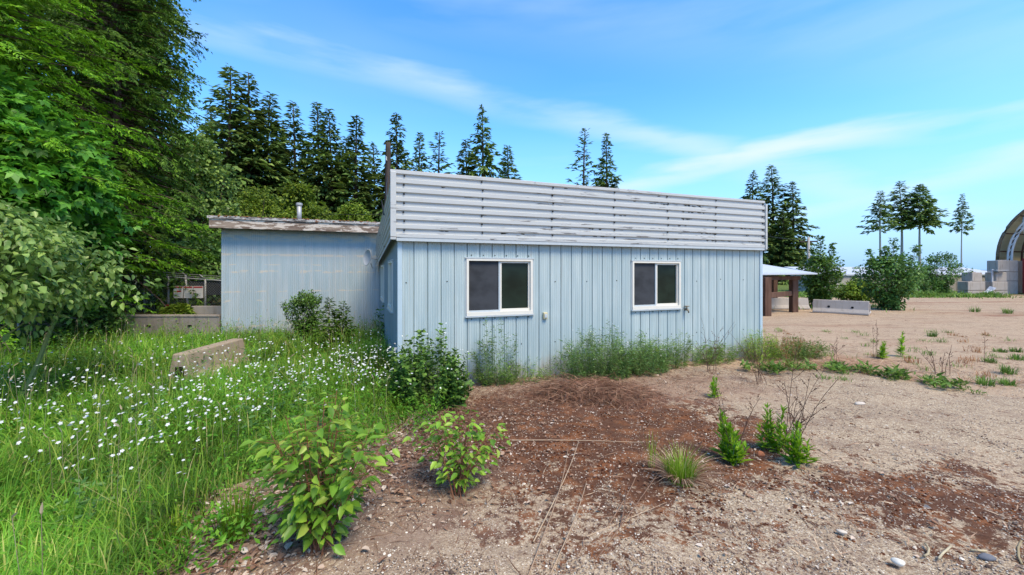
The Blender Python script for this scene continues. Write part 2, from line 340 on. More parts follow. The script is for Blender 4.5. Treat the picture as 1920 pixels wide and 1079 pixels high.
def glass(name, base, rough=.10, spec=.3):
    m = M(name); p = m.pos(); nz = m.noise(m.mapped(p, (2, 2, 3)), 1.2, 3); d = tuple(x * .55 for x in base)
    return m.done(m.mix(m.rng(nz, .35, .7), base, d), rough, spec)
PANE = glass('window_glass', (.014, .025, .018), .10, .22); SCREEN = glass('insect_screen', (.050, .053, .060), .85, .15)
BLACK = plain('black_void', (.012, .012, .012), .9, .1)
def concrete(name, a, b, stain):
    m = M(name); p = m.pos(); n1 = m.noise(p, 2.2, 6, .65); n2 = m.noise(m.mapped(p, (9, 9, 1.2)), 1, 4); f = m.noise(p, 60, 3)
    c = m.mix(n1, a, b); c = m.mix(m.rng(n2, .5, .75, 0, .6), c, stain); c = m.mix(m.rng(f, .6, .75, 0, .35), c, tuple(x * .5 for x in a))
    return m.done(c, .9, .15, f, .4, .01)
CONC = concrete('grey_concrete', (.33, .29, .25), (.45, .40, .36), (.22, .18, .15))
CONC_OLD = concrete('mossy_old_concrete', (.27, .20, .14), (.40, .32, .24), (.17, .15, .07))
CONC_DARK = concrete('stained_concrete', (.20, .17, .15), (.32, .28, .25), (.11, .09, .075))
def wood(name, a, b, peel=None, axis=(1.2, 14, 14)):
    m = M(name); p = m.pos(); g = m.noise(m.mapped(p, axis), 1, 6, .65); c = m.mix(m.rng(g, .3, .7), a, b)
    if peel: c = m.mix(m.rng(m.noise(m.mapped(p, (3.5, 5, 16)), 1, 6, .65), .49, .53), c, peel)
    return m.done(c, .85, .15, g, .4, .01)
FASCBOARD = wood('peeling_fascia_board', (.13, .085, .065), (.30, .23, .18), (.55, .47, .40))
TIMBER = wood('dark_timber', (.085, .045, .03), (.15, .085, .06), None, (9, 9, 1.2))
POLEWOOD = wood('pole_wood', (.035, .027, .025), (.075, .06, .052), None, (14, 14, .8))
def roof_edge():
    m = M('mossy_roof_edge'); p = m.pos(); n1 = m.noise(m.mapped(p, (5, 5, 14)), 1, 5, .65)
    c = m.ramp(n1, [(.3, (.05, .04, .035)), (.45, (.20, .18, .17)), (.55, (.5, .48, .46)), (.62, (.16, .07, .04)), (.8, (.30, .14, .06))])
    return m.done(c, .9, .1, n1, .6, .02)
ROOFEDGE = roof_edge()
MOSSTOP = plain('roof_moss', (.17, .085, .035), .95, .05, .5, 12)
GALV = plain('galvanised_steel', (.38, .38, .38), .5, .4, .2, 8, .3)
DISH = plain('dish_grey', (.36, .37, .38), .5, .3, .06)
ROOFWHITE = plain('white_sheet_roof', (.46, .48, .52), .5, .3, .06, 3)
CABLE = plain('black_cable', (.02, .02, .02), .6, .3)
YELLOWBOX = plain('cream_plastic', (.55, .47, .28), .6, .3, .1); BRASS = plain('tarnished_brass', (.20, .17, .13), .5, .4, .3, 20, .5)
RED = plain('faded_red', (.30, .035, .03), .7, .2, .2); TARP = wood('tan_tarp', (.30, .25, .16), (.42, .36, .25), None, (.6, .6, 3))
_t = TARP.node_tree; _b = [n for n in _t.nodes if n.type == 'BSDF_PRINCIPLED'][0]; _o = [n for n in _t.nodes if n.type == 'OUTPUT_MATERIAL'][0]
_x = _t.nodes.new('ShaderNodeBsdfTranslucent'); _x.inputs[0].default_value = (.62, .54, .38, 1); _m = _t.nodes.new('ShaderNodeMixShader'); _m.inputs[0].default_value = .55
_t.links.new(_b.outputs[0], _m.inputs[1]); _t.links.new(_x.outputs[0], _m.inputs[2]); _t.links.new(_m.outputs[0], _o.inputs[0])
TARPOUT = wood('brown_tarp', (.10, .075, .05), (.22, .17, .11), None, (2, .5, 3))
TRUSS = plain('white_truss', (.62, .62, .62), .6, .3)
FABRIC = plain('dark_screen_fabric', (.05, .052, .058), .9, .1); SIGNW = plain('sign_white', (.66, .62, .60), .6, .3, .08); SIGNR = plain('sign_red', (.45, .06, .06), .6, .3, .1)
CHROME = plain('chain_wire', (.26, .27, .27), .5, .4, .1, 8, .3)

# ------------------------------------------------------------------ ground
def ellipse(m, p, cx, cy, rx, ry, lo=.6, hi=1.1, rz=0):
    q = m.mapped(p, (1 / rx, 1 / ry, 0), (0, 0, 0), (-cx / rx, -cy / ry, 0))
    v = m.n('ShaderNodeVectorMath', operation='LENGTH'); m.l(q, v.inputs[0])
    nz = m.noise(p, 1.6, 5, .6); d = m.math('ADD', v.outputs['Value'], m.math('MULTIPLY', m.math('SUBTRACT', nz, .5), 1.1))
    return m.rng(d, hi, lo)
def gravel_base(m, p, cols, scale):
    cell = m.n('ShaderNodeSeparateXYZ'); m.l(m.vor(p, scale), cell.inputs[0])
    return m.ramp(cell.outputs[0], cols), cell.outputs[1]
def ground_mat(pad):
    m = M('gravel_pad' if pad else 'gravel_ground'); p = m.pos(False)
    grey = [(0, (.10, .065, .045)), (.3, (.28, .20, .13)), (.65, (.46, .345, .23)), (.9, (.58, .47, .335)), (1, (.80, .71, .55))]
    c1, r1 = gravel_base(m, p, grey, 85); c2, r2 = gravel_base(m, p, grey, 210)
    c = m.mix(.5, c1, c2)
    # broad tone: tan dust, worn grey
    c = m.mix(m.rng(m.noise(p, .55, 5, .6), .38, .68, 0, .5), c, (.46, .34, .23))
    c = m.mix(m.rng(m.noise(m.mapped(p, (.8, 1.6, 1)), 1.0, 6, .68), .48, .66, 0, .65), c, (.25, .18, .13))
    c = m.mix(m.rng(m.noise(p, 9, 6, .75), .50, .66, 0, .5), c, (.17, .10, .07))
    if not pad:
        c = m.mix(.4, c, (.48, .33, .215))
        c = m.mix(m.rng(m.noise(m.mapped(p, (.12, .9, 1)), 1, 5, .6), .52, .68, 0, .7), c, (.26, .125, .075))
        c = m.mix(m.math('MULTIPLY', ellipse(m, p, 5.9, 7.4, 1.8, 1.2, .2, 1.2), .6), c, (.34, .17, .09))
        # soil under the meadow and the green verge far off
        c = m.mix(ellipse(m, p, -7, 6.2, 6.2, 5.5, .75, 1.05), c, (.055, .06, .022))
        sp = m.n('ShaderNodeSeparateXYZ'); m.l(p, sp.inputs[0])
        far = m.math('ADD', sp.outputs['Y'], m.math('MULTIPLY', m.noise(p, .5, 3), 5))
        c = m.mix(m.rng(far, 31.5, 34), c, (.11, .15, .035))
    fine = m.noise(p, 26, 6, .7)
    # red-brown dried moss in clotted patches
    zone = m.math('MAXIMUM', ellipse(m, p, .9, 4.3, 2.6, 1.9, .35, 1.25), m.math('MULTIPLY', ellipse(m, p, 3.3, 2.95, 2.0, 1.0, .2, 1.2), .82))
    zone = m.math('MAXIMUM', zone, m.math('MULTIPLY', ellipse(m, p, .6, 2.9, 2.2, 1.2, .2, 1.2), .62))
    zone = m.math('MAXIMUM', zone, .30)
    mo = m.math('ADD', m.math('MULTIPLY', m.noise(p, 3.6, 7, .72), .5), m.math('MULTIPLY', m.noise(p, 17, 6, .75), .5))
    k = m.rng(m.math('ADD', mo, m.math('MULTIPLY', zone, .25)), .625, .675)
    mossc = m.mix(m.rng(m.noise(p, 5, 4), .45, .65), (.075, .024, .012), (.19, .066, .024))
    c = m.mix(m.math('MULTIPLY', k, .9), c, mossc)
    # brown thatch by the wall
    th = ellipse(m, p, 1.5, 6.0, 3.2, 1.1, .3, 1.15); c = m.mix(m.math('MULTIPLY', th, .5), c, m.mix(fine, (.13, .06, .045), (.34, .20, .145)))
    # litter
    li = ellipse(m, p, -1.2, 3.0, 1.3, 1.3, .4, 1.1); c = m.mix(m.math('MULTIPLY', li, .75), c, m.mix(fine, (.10, .055, .04), (.36, .25, .19)))
    h = m.math('ADD', m.math('MULTIPLY', r1, .6), m.math('MULTIPLY', fine, .9))
    return m.done(c, .95, .1, h, .8, .018)
def axis(lo, hi, near_lo, near_hi, fine):
    a = np.arange(near_lo, near_hi, fine)
    return np.unique(np.concatenate([[lo, lo * .6, lo * .3] if lo < near_lo else [], a, [near_hi, hi * .15, hi * .3, hi * .6, hi]]))
xs = axis(-700, 700, -14, 24, .25); ys = axis(-500, 1200, -2, 24, .25)
Xg, Yg = np.meshgrid(xs, ys); near = np.clip((26 - np.abs(Xg)) / 4, 0, 1) * np.clip((26 - Yg) / 4, 0, 1)
def gz(x, y):
    n = np.clip((26 - np.abs(x)) / 4, 0, 1) * np.clip((26 - y) / 4, 0, 1)
    return n * ((vnoise(x * .9 + 9, y * .9 + 9, 5) - .5) * .05 + (vnoise(x * 2.7 + 30, y * 2.7 + 30, 6) - .5) * .03) - .01
Zg = gz(Xg, Yg); nx, ny = len(xs), len(ys)
g = Geo(); ii = (np.arange(ny - 1)[:, None] * nx + np.arange(nx - 1)[None]).ravel()
g.add(np.stack([Xg.ravel(), Yg.ravel(), Zg.ravel()], 1), np.stack([ii, ii + 1, ii + nx + 1, ii + nx], 1))
tag(g.build('ground', ground_mat(False), None, True), 'dry brown gravel yard stretching off to the far buildings', 'ground', kind='structure')
# the near gravel pad ends in a ragged curved edge
edge = [G(1432, 700), G(1520, 694), G(1600, 700), G(1700, 714), G(1800, 730), G(1920, 748), G(2100, 772)]
padpoly = [(-1.6, 5.5), (-1.2, 4.7), (-1.6, 4.0), (-2.3, 3.2), (-1.9, 2.4), (-2.2, .4), (9, .4), (9, 4.0)] + [tuple(e[:2]) for e in edge[::-1]] + [(4.4, 6.5), (3.6, 7.2), (2, 6.9), (.3, 6.3)]
pp = []
rr = rg_(3)
for i in range(len(padpoly)):
    a = np.array(padpoly[i]); b = np.array(padpoly[(i + 1) % len(padpoly)]); n = max(2, int(np.linalg.norm(b - a) / .12))
    for k in range(n): pp.append(tuple(a + (b - a) * k / n + rr.normal(0, .018, 2)))
xs2 = np.arange(-2.6, 9.2, .2); ys2 = np.arange(.4, 8, .2)
import bmesh
bm = bmesh.new(); vs = [bm.verts.new((x, y, 0)) for x, y in pp]; f = bm.faces.new(vs); f.normal_update()
if f.normal.z < 0: f.normal_flip()
for x in np.arange(-2.6, 9.2, .25):
    bmesh.ops.bisect_plane(bm, geom=bm.verts[:] + bm.edges[:] + bm.faces[:], plane_co=(x, 0, 0), plane_no=(1, 0, 0))
for y in np.arange(.4, 8.2, .25):
    bmesh.ops.bisect_plane(bm, geom=bm.verts[:] + bm.edges[:] + bm.faces[:], plane_co=(0, y, 0), plane_no=(0, 1, 0))
for v in bm.verts: v.co.z = float(gz(np.array([v.co.x]), np.array([v.co.y]))[0]) + .012
me = bpy.data.meshes.new('gravel_pad'); bm.to_mesh(me); bm.free(); me.materials.append(ground_mat(True))
for q in me.polygons: q.use_smooth = True
o = bpy.data.objects.new('gravel_pad', me); COL.objects.link(o)
tag(o, 'old speckled gravel pad with red brown moss in front of the blue building', 'pavement', kind='structure')
# raised bank behind the retaining wall
g = Geo(); bx_ = np.linspace(-60, -7.6, 60); by_ = np.linspace(10.35, 60, 50); Xb, Yb = np.meshgrid(bx_, by_)
ii = (np.arange(49)[:, None] * 60 + np.arange(59)[None]).ravel()
g.add(np.stack([Xb.ravel(), Yb.ravel(), (.47 + .12 * vnoise(Xb, Yb, 8)).ravel()], 1), np.stack([ii, ii + 1, ii + 61, ii + 60], 1))
m = M('bank_soil'); m.done(m.mix(m.noise(m.pos(), 2, 5), (.05, .055, .02), (.12, .11, .05)), .95, .1)
tag(g.build('bank', m.m, None, True), 'low earth bank held behind the concrete retaining wall', 'bank', kind='structure')

# ------------------------------------------------------------------ main building (local frame: u along the front, v back)
ANG = R(19.82); B0 = np.array((-1.638, 5.77, 0)); DU = np.array((cos(ANG), sin(ANG))); LEN = 7.20
def U(x):
    r = (x - CXP) / FPX; return (r * B0[1] - B0[0]) / (DU[0] - DU[1] * r)
def ZW(x, y): return CAM_H - (y - HZP) / FPX * (B0[1] + DU[1] * U(x))
def BW(u, v, z=0): return np.array((B0[0] + u * DU[0] - v * DU[1], B0[1] + u * DU[1] + v * DU[0], z))
bld = empty('metal_building', B0, 'light blue metal clad building with white ribbed parapet and two sliding windows', 'building', None, ANG)
WINS = [(.995, 2.09, 1.03, 1.915), (4.02, 5.10, 1.03, 1.905)]
def clad(profile, length, z0, z1, wins, screws=(), mi=0, zt=None):
    """vertical sheet cladding: profile = [(u, v)], openings cut out of it"""
    us = [p for p in profile if 0 <= p[0] <= length]; cu = np.array([p[0] for p in us]); cv = np.array([p[1] for p in us])
    ext = np.unique(np.round(np.concatenate([cu, [0, length]] + [[w[0], w[1]] for w in wins]), 5)); ev = np.interp(ext, cu, cv)
    g = Geo(); Q = []; n = 0; V = []
    for i in range(len(ext) - 1):
        a, b = ext[i], ext[i + 1]; mid = (a + b) / 2; spans = [(z0, z1)]
        for w in wins:
            if w[0] < mid < w[1]: spans = [(z0, w[2]), (w[3], z1)]
        for s0, s1 in spans:
            V += [(a, ev[i], s0), (b, ev[i + 1], s0), (b, ev[i + 1], s1), (a, ev[i], s1)]; Q.append((n, n + 1, n + 2, n + 3)); n += 4
    g.add(np.array(V), np.array(Q))
    for (su, sz) in screws: g.box((su, -.004, sz), (.014, .012, .014), 0, 1)
    return g
def rib_profile(length, pitch, groove, depth, micro, mh):
    pts = []; u = 0.0
    while u < length + pitch:
        pts += [(u, 0), (u + groove * .3, depth), (u + groove * .7, depth), (u + groove, 0)]
        step = (pitch - groove) / (micro + 1)
        for k in range(micro):
            c = u + groove + step * (k + 1); pts += [(c - .012, 0), (c - .005, -mh), (c + .005, -mh), (c + .012, 0)]
        u += pitch
    return pts
rr = rg_(11); scr = []
for w in WINS:
    for k in range(6): scr += [(w[0] + .08 + k * .19, w[3] + .05), (w[0] + .08 + k * .19, w[2] - .05)]
for k in range(12): scr.append((.1 + .6 * k, 1.55 + rr.normal(0, .01))); scr.append((.1 + .6 * k, .55))
scr = [s_ for s_ in scr if not any(w[0] - .02 < s_[0] < w[1] + .02 and w[2] - .02 < s_[1] < w[3] + .02 for w in WINS)]
clad(rib_profile(LEN, .2, .02, .022, 4, .004), LEN, -.12, 2.3, WINS, scr).build('front_wall', [WALL, BLACK], bld)
# side wall, slightly skew, with two windows
SKEW = R(1.15); side = bpy.data.objects.new('side_wall_frame', None)
bpy.data.objects.remove(side)
def sidept(t, outw, z):                      # t back along the side wall, outw = out of the wall
    ca, sa = cos(SKEW), sin(SKEW); return (-sa * t - ca * outw, ca * t - sa * outw, z)
SW = [(1.02, 1.98, 1.03, 1.9), (3.55, 4.75, 1.03, 1.86)]
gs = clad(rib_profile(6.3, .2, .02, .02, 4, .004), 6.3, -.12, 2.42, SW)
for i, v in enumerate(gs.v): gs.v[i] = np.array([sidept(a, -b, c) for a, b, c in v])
gs.build('side_wall', [WALL_SHADED], bld)
g = Geo(); g.span((LEN, .0, -.12), (LEN + .02, 6.4, 2.3)); g.span((0, 6.38, -.1), (LEN, 6.4, 2.3)); g.build('rear_wall', WALL_SHADED, bld)
g = Geo(); g.span((-.022, -.020, -.12), (.045, .03, 2.25)); g.build('corner_trim', TRIMBLUE, bld, bevel=.006)
g = Geo(); g.span((LEN - .05, -.020, -.12), (LEN + .024, .03, 2.25)); g.build('corner_trim', TRIMBLUE, bld, bevel=.006)
g = Geo(); g.span((.05, -.03, -.2), (LEN - .05, .25, -.04)); g.build('foundation', CONC_DARK, bld)
g = Geo(); g.add(np.array([(.05, .05, 2.9), (LEN - .05, .05, 2.9), (LEN - .05, 6.3, 2.45), (-.05, 6.3, 2.45)]), np.array([(0, 1, 2, 3)])); g.build('roof', GALV, bld)
def window(u0, u1, z0, z1, conv, parent, split=.5, thin=1.0):
    """sliding window in the wall plane: conv maps (u, out, z) to the parent's frame"""
    def bx(g, a, b, mi=0):
        h = g.n; g.span(np.minimum(a, b), np.maximum(a, b), mi)
        g.v[-1] = np.array([conv(*q) for q in g.v[-1]])
    f = Geo(); o_ = .022                       # grey outer flashing
    bx(f, (u0 - .022, -.0, z1 - .002), (u1 + .022, .030, z1 + .018)); bx(f, (u0 - .022, 0, z0 - .022), (u1 + .022, .045, z0 - .002))
    bx(f, (u0 - .018, 0, z0 - .002), (u0 - .001, .012, z1 - .002)); bx(f, (u1 + .001, 0, z0 - .002), (u1 + .018, .012, z1 - .002))
    win = f.build('window', GREYTRIM, parent)
    w = .036; f = Geo(); d0, d1 = -.07, .026
    bx(f, (u0, d0, z1 - w), (u1, d1, z1 - .004)); bx(f, (u0, d0, z0), (u1, d1 + .008, z0 + w * 1.5))
    bx(f, (u0, d0, z0 + w * 1.5), (u0 + w, d1, z1 - w)); bx(f, (u1 - w, d0, z0 + w * 1.5), (u1, d1, z1 - w))
    f.build('frame', WHITE, win)
    um = u0 + (u1 - u0) * split; zb = z0 + w * 1.5; zt = z1 - w; a = .026
    f = Geo(); bx(f, (u0 + w, -.028, zb), (um, .002, zb + a), 0); bx(f, (um - a, -.028, zb + a), (um, .002, zt)); f.build('screen_frame', GREYTRIM, win)
    f = Geo(); bx(f, (u0 + w, -.022, zb + a), (um - a, -.016, zt)); f.build('screen', SCREEN, win)
    f = Geo(); b_ = .030
    bx(f, (um, -.052, zb), (u1 - w, -.002, zb + b_ * 1.3)); bx(f, (um, -.052, zt - b_), (u1 - w, -.008, zt))
    bx(f, (um, -.052, zb + b_ * 1.3), (um + b_ * .8, -.002, zt - b_)); bx(f, (u1 - w - b_, -.052, zb + b_ * 1.3), (u1 - w, -.008, zt - b_)); f.build('sash', WHITE, win)
    f = Geo(); bx(f, (um + b_ * .8, -.044, zb + b_ * 1.3), (u1 - w - b_, -.036, zt - b_)); f.build('pane', PANE, win)
    f = Geo(); bx(f, (u0 - .0, -.12, z0), (u1, -.10, z1)); f.build('backing', BLACK, win)
for w in WINS: window(*w, lambda u, o_, z: (u, -o_, z), bld)
for w in SW: window(*w, lambda u, o_, z: sidept(u, o_, z), bld)
# ribbed parapet
FZ0, FZ1, FP = 2.20, 3.11, .10
def rib_z(h0, h1, n):
    p = (h1 - h0) / n; pts = []
    for k in range(n):
        z = h0 + k * p; pts += [(z, 0), (z + p * .50, 0), (z + p * .60, .034), (z + p * .90, .034)] if True else []
    return [(h0, 0)] + [(h0 + k * p + p * a, b) for k in range(n) for a, b in ((.002, 0), (.42, 0), (.50, .027), (.89, .027))] + [(h1, 0)]
prof = rib_z(FZ0, FZ1, 7)
g = Geo(); Vv = []; Q = []
for k, (z, d) in enumerate(prof): Vv += [(-.06, -FP + d, z), (LEN - .016, -FP + d, z)]
Q = [(2 * k, 2 * k + 1, 2 * k + 3, 2 * k + 2) for k in range(len(prof) - 1)]
g.add(np.array(Vv), np.array(Q)); p7 = (FZ1 - FZ0) / 7
for k in range(7):
    for q in (.06, 1.23, 2.42, 3.6, 4.75, 5.9, 7.15):
        g.box((q + rr.normal(0, .01), -FP + .016, FZ0 + p7 * (k + .80)), (.020, .016, .02), 0, 1)
for x, y, w_, th_ in ((820, 346, 25, 5), (890, 369, 70, 1.6), (825, 433, 26, 3), (959, 436.6, 48, 5), (955, 419, 8, 3), (1296, 383, 40, 5), (1255, 391, 110, 1.8), (1300, 396.6, 60, 4), (1280, 408, 34, 5), (1327, 412, 16, 3),
        (1273, 422, 15, 3), (1112, 397, 11, 3), (1110, 427, 28, 5), (1119, 443.5, 22, 3), (1325, 436.6, 46, 4), (1325, 451, 24, 5), (1386, 427.6, 48, 4), (1402, 453.7, 14, 4), (1188, 375, 18, 4), (1265, 450, 9, 3), (1357, 452.5, 26, 3), (1230, 373, 9, 3), (1395, 441, 16, 2.5), (1060, 357, 10, 2), (905, 402, 12, 2), (1160, 409, 20, 2), (1040, 452, 14, 2)):
    u_ = U(x); dd = B0[1] + DU[1] * u_; z_ = ZW(x, y); hw = w_ / FPX * dd * .53; hz = max(th_ / FPX * dd * .62, .008); fr = ((z_ - FZ0) / p7) % 1; z_ += (.84 - fr if fr > .3 else -.16 - fr) * p7 * .8; base_d = -FP + .0255
    for q in range(max(1, int(hw / .035))):               # ragged flakes of lost paint
        uu = u_ + rr.uniform(-1, 1) * hw; k = 9; an = np.sort(rr.uniform(0, 2 * pi, k)); ra = rr.uniform(.45, 1.1, k); lx = rr.uniform(.025, .07); 
        pz = np.clip(z_ + rr.normal(0, hz * .2) + np.sin(an) * ra * hz * .7, FZ0 + .01, FZ1 - .01); g.add(np.stack([uu + np.cos(an) * ra * lx, np.full(k, base_d - .0004 * q), pz], 1), np.arange(k), 1)
g.build('parapet_panel', [FASC, BLACK], bld)
def side_fascia(n):
    g = Geo(); V = []; tb = [(0, 2.20, 3.11), (6.0, 1.84, 2.60)]; rows = rib_z(0, 1, n)
    for f, d in rows:
        for t, a, b in tb: V.append(sidept(t - .06 * (t == 0), FP - d, a + (b - a) * f))
    g.add(np.array(V), np.array([(2 * k + 1, 2 * k, 2 * k + 2, 2 * k + 3) for k in range(len(rows) - 1)])); return g
side_fascia(7).build('parapet_panel', FASC, bld)
g = Geo(); g.span((-.125, -.118, 2.165), (-.045, -.03, 3.13)); g.build('parapet_corner', FASC, bld, bevel=.006)
g = Geo(); g.span((LEN - .015, -.118, 2.165), (LEN + .035, -.02, 3.09)); g.build('parapet_corner', FASC, bld, bevel=.006)
g = Geo(); g.span((-.125, -.09, 3.112), (2.1, .06, 3.165)); g.span((2.103, -.092, 3.112), (4.6, .06, 3.160)); g.span((4.603, -.09, 3.112), (LEN + .0, .06, 3.157)); g.build('coping', FASC, bld, bevel=.004)
g = Geo(); g.span((-.04, -.095, 2.150), (LEN + .03, -.004, 2.196)); g.build('soffit_trim', GREYTRIM, bld)
# things fixed to the walls
o = empty('junction_box', BW(U(1021), -.0, ZW(1021, 592)), 'small cream junction box on the blue wall right of the left window', 'junction box', None, ANG)
g = Geo(); g.span((-.035, -.05, -.055), (.035, .0, .055)); g.build('box', YELLOWBOX, o, bevel=.008)
g = Geo(); g.span((-.022, -.062, -.03), (.022, -.05, .03)); g.build('cover', GREYTRIM, o, bevel=.003)
o = empty('tap', BW(U(1284), 0, ZW(1284, 580)), 'tarnished outdoor tap on the blue wall below the right window corner', 'tap', None, ANG)
g = Geo(); g.tube([(0, 0, 0), (0, -.06, 0), (0, -.09, -.02), (0, -.1, -.06)], [.02, .022, .018, .016], 8); g.build('spout', BRASS, o, True)
g = Geo(); g.tube([(0, -.05, .01), (0, -.055, .055)], .010, 6); g.tube([(cos(a) * .04, -.055 + sin(a) * .04, .06) for a in np.linspace(0, 2 * pi, 12)], .009, 6); g.tube([(-.04, -.055, .06), (.04, -.055, .06)], .006, 5); g.build('handle', BRASS, o, True)
dp = np.array(sidept(4.9, .22, 2.06)); o = empty('satellite_dish', BW(dp[0], dp[1], dp[2]), 'pale grey satellite dish on the side of the white parapet', 'satellite dish', None, ANG)
g = Geo(); th = np.linspace(0, 2 * pi, 25)[:-1]; rings = [(0.02, .0), (.10, .012), (.17, .035), (.205, .06), (.21, .065)]
V = np.concatenate([np.stack([r * .95 * np.cos(th), np.full(24, -.08 + d * 0 - d), r * np.sin(th)], 1) for r, d in rings])
i = np.arange(24); F = [np.stack([k * 24 + i, k * 24 + (i + 1) % 24, (k + 1) * 24 + (i + 1) % 24, (k + 1) * 24 + i], 1) for k in range(4)] + [np.arange(24)[::-1]]
g.add(V, F); ob = g.build('reflector', DISH, o, True); ob.rotation_euler = (R(-8), 0, R(-62)); sm = ob.modifiers.new('thickness', 'SOLIDIFY'); sm.thickness = .012
g = Geo(); g.tube([(0, -.05, 0), (.12, .0, -.02), (.24, .02, .02)], .018, 7); g.build('bracket', GALV, o, True)
g = Geo(); g.tube([(0, -.1, -.25), (-.05, -.34, -.12)], .010, 6); g.box((-.05, -.36, -.11), (.05, .07, .05)); g.build('feed_arm', GALV, o)

# ------------------------------------------------------------------ shed behind, left
SV = 6.09; SU0 = -3.95
shed = empty('metal_shed', BW(SU0, SV), 'weathered blue metal shed with mossy roof and peeling wooden fascia behind the main building', 'shed', None, ANG)
clad(rib_profile(5.4, .047, .018, .012, 0, 0), 5.4, -.1, 2.84, []).build('front_wall', [SHEDWALL], shed)
g = Geo(); g.span((0, .02, -.1), (.02, 7, 2.84)); g.build('side_wall', SHEDWALL, shed)
g = Geo()
for q in (1.05, 1.85, 2.65, 3.45): g.span((q, -.008, -.1), (q + .02, -.001, 2.82))
g.build('seam', GREYTRIM, shed)
g = Geo(); g.span((-.16, -.33, 2.80), (5.4, -.28, 3.03)); g.build('fascia_board', FASCBOARD, shed, bevel=.006)
g = Geo(); g.span((-.13, -.27, 2.815), (5.4, -.0, 2.845)); g.build('soffit', TIMBER, shed)
g = Geo(); g.span((-.19, -.36, 3.032), (5.5, 7.2, 3.10)); g.build('roof', ROOFEDGE, shed)
g = Geo(); rr = rg_(5); n = 900; P = np.stack([rr.uniform(-.18, 4.3, n), rr.uniform(-.36, .6, n), np.full(n, 3.1)], 1); g.lumps(P, rr.uniform(.01, .045, n), rr, .7)
tag(g.build('moss', MOSSTOP, shed), None, None, kind='stuff')
vp = BW(SU0, SV) + 0; u_ = (0)
o = empty('vent_pipe', PX(561, 404, 11.25) * np.array((1, 1, 0)) + np.array((0, 0, 3.1)), 'grey metal vent pipe with cap on the shed roof', 'vent pipe')
g = Geo(); g.tube([(0, 0, -.02), (0, 0, .48)], .06, 14); g.build('pipe', GALV, o, True)
g = Geo(); g.tube([(0, 0, .47), (0, 0, .50), (0, 0, .545), (0, 0, .56)], [.065, .085, .085, .06], 14); g.build('cap', GALV, o)
g = Geo(); g.tube([(0, 0, -.03), (0, 0, .03), (0, 0, .05)], [.12, .09, .06], 14); g.build('flashing', GALV, o)

# ------------------------------------------------------------------ concrete walls, fence, barriers
g = Geo(); g.span((-14, 10.2, -.1), (-7.50, 10.42, .60)); g.span((-14, 10.185, .56), (-7.5, 10.2, .60))
for q in (-10.15, -9.3, -8.25): g.box((q, 10.197, .33), (.10, .03, .05), 0, 1)
g.span((-9.86, 10.192, .18), (-9.84, 10.205, .5), 1)
tag(g.build('retaining_wall', [CONC_DARK, BLACK], None, bevel=.008), 'long stained concrete retaining wall running up to the shed', 'wall')
g = Geo(); g.span((-9.1, 11.3, .3), (-7.7, 11.45, .74)); g.box((-8.05, 11.295, .62), (.08, .03, .05), 0, 1)
tag(g.build('concrete_curb', [CONC, BLACK], None, bevel=.008), 'short pale concrete curb on the bank behind the retaining wall', 'curb')
fence = empty('chain_link_fence', (-9.5, 11.9, .5), 'sagging chain link fence with barbed wire arms on the bank', 'fence')
FD = 11.9
tops = [(60, 524), (140, 519), (210, 516), (271, 516), (316, 519), (350, 522), (385, 524.5), (440, 528)]
posts = []
for i, (x, y) in enumerate(tops):
    p = PX(x, y, FD); posts.append(p); g = Geo(); lean = .06 if x == 350 else 0
    base = np.array((p[0] + lean, FD, .35)); top = p + np.array((-lean * .6, 0, .10 if x == 350 else .02))
    g.tube([base - np.array((-9.5, 11.9, .5)), top - np.array((-9.5, 11.9, .5))], .028, 8)
    q = top - np.array((-9.5, 11.9, .5)); g.tube([q, q + np.array((-.14, -.05, .13))], .014, 5)
    g.build('post', GALV, fence, True)
off = np.array((-9.5, 11.9, .5))
g = Geo(); g.tube(np.array(posts) - off, .022, 7); g.build('top_rail', GALV, fence, True)
for dz in (.07, .13):
    g = Geo(); g.tube(np.array(posts) - off + np.array((-.07, -.03, dz)), .006, 4); g.build('barbed_wire', GALV, fence)
g = Geo(); x0, x1 = posts[0][0], posts[-1][0]
def topz(x): return np.interp(x, [p[0] for p in posts], [p[2] for p in posts])
for dirn in (-1, 1):
    for xx in np.arange(x0 - 1.2, x1 + 1.2, .075):
        zs = np.linspace(.42, 1.62, 13); X_ = xx + dirn * (zs - .42); ok = (X_ > x0) & (X_ < x1) & (zs < topz(X_))
        if ok.sum() > 1: g.tube(np.stack([X_[ok], np.full(ok.sum(), FD - .03), zs[ok]], 1) - off, .0028, 3, caps=False)
g.build('wire_mesh', CHROME, fence)
g = Geo(); a, b = PX(352, 527, FD), PX(440, 531, FD); g.span((a[0] - off[0], .03, a[2] - .42 - off[2]), (b[0] - off[0], .04, a[2] - off[2])); g.build('screen_fabric', FABRIC, fence)
for i, (xa, xb, lab) in enumerate(((328, 345.5, 'white notice board with red heading on the fence, nearest the trees'), (347, 363.5, 'white notice board with red heading on the fence, in the middle of the three'), (365, 383, 'white notice board with red heading on the fence, nearest the shed'))):
    a = PX(xa, 536.5, FD); b = PX(xb, 559, FD); o = empty('notice_board', (a[0], FD - .05, b[2]), lab, 'notice board', 'notice boards on the fence')
    w, h = b[0] - a[0], a[2] - b[2]
    g = Geo(); g.span((0, 0, 0), (w, .012, h)); g.build('panel', SIGNW, o)
    g = Geo(); g.span((.01, -.004, h * .84), (w - .01, 0, h * .96)); g.build('heading', SIGNR, o)
    if i == 0: g = Geo(); g.span((w * .35, -.004, h * .5), (w * .8, 0, h * .62)); g.build('heading', SIGNR, o)
    g = Geo()
    for k in range(5): g.span((w * .15, -.003, h * (.1 + .07 * k)), (w * (.8 - .1 * (k % 2)), 0, h * (.125 + .07 * k)))
    tag(g.build('print', GREYTRIM, o), None, None)
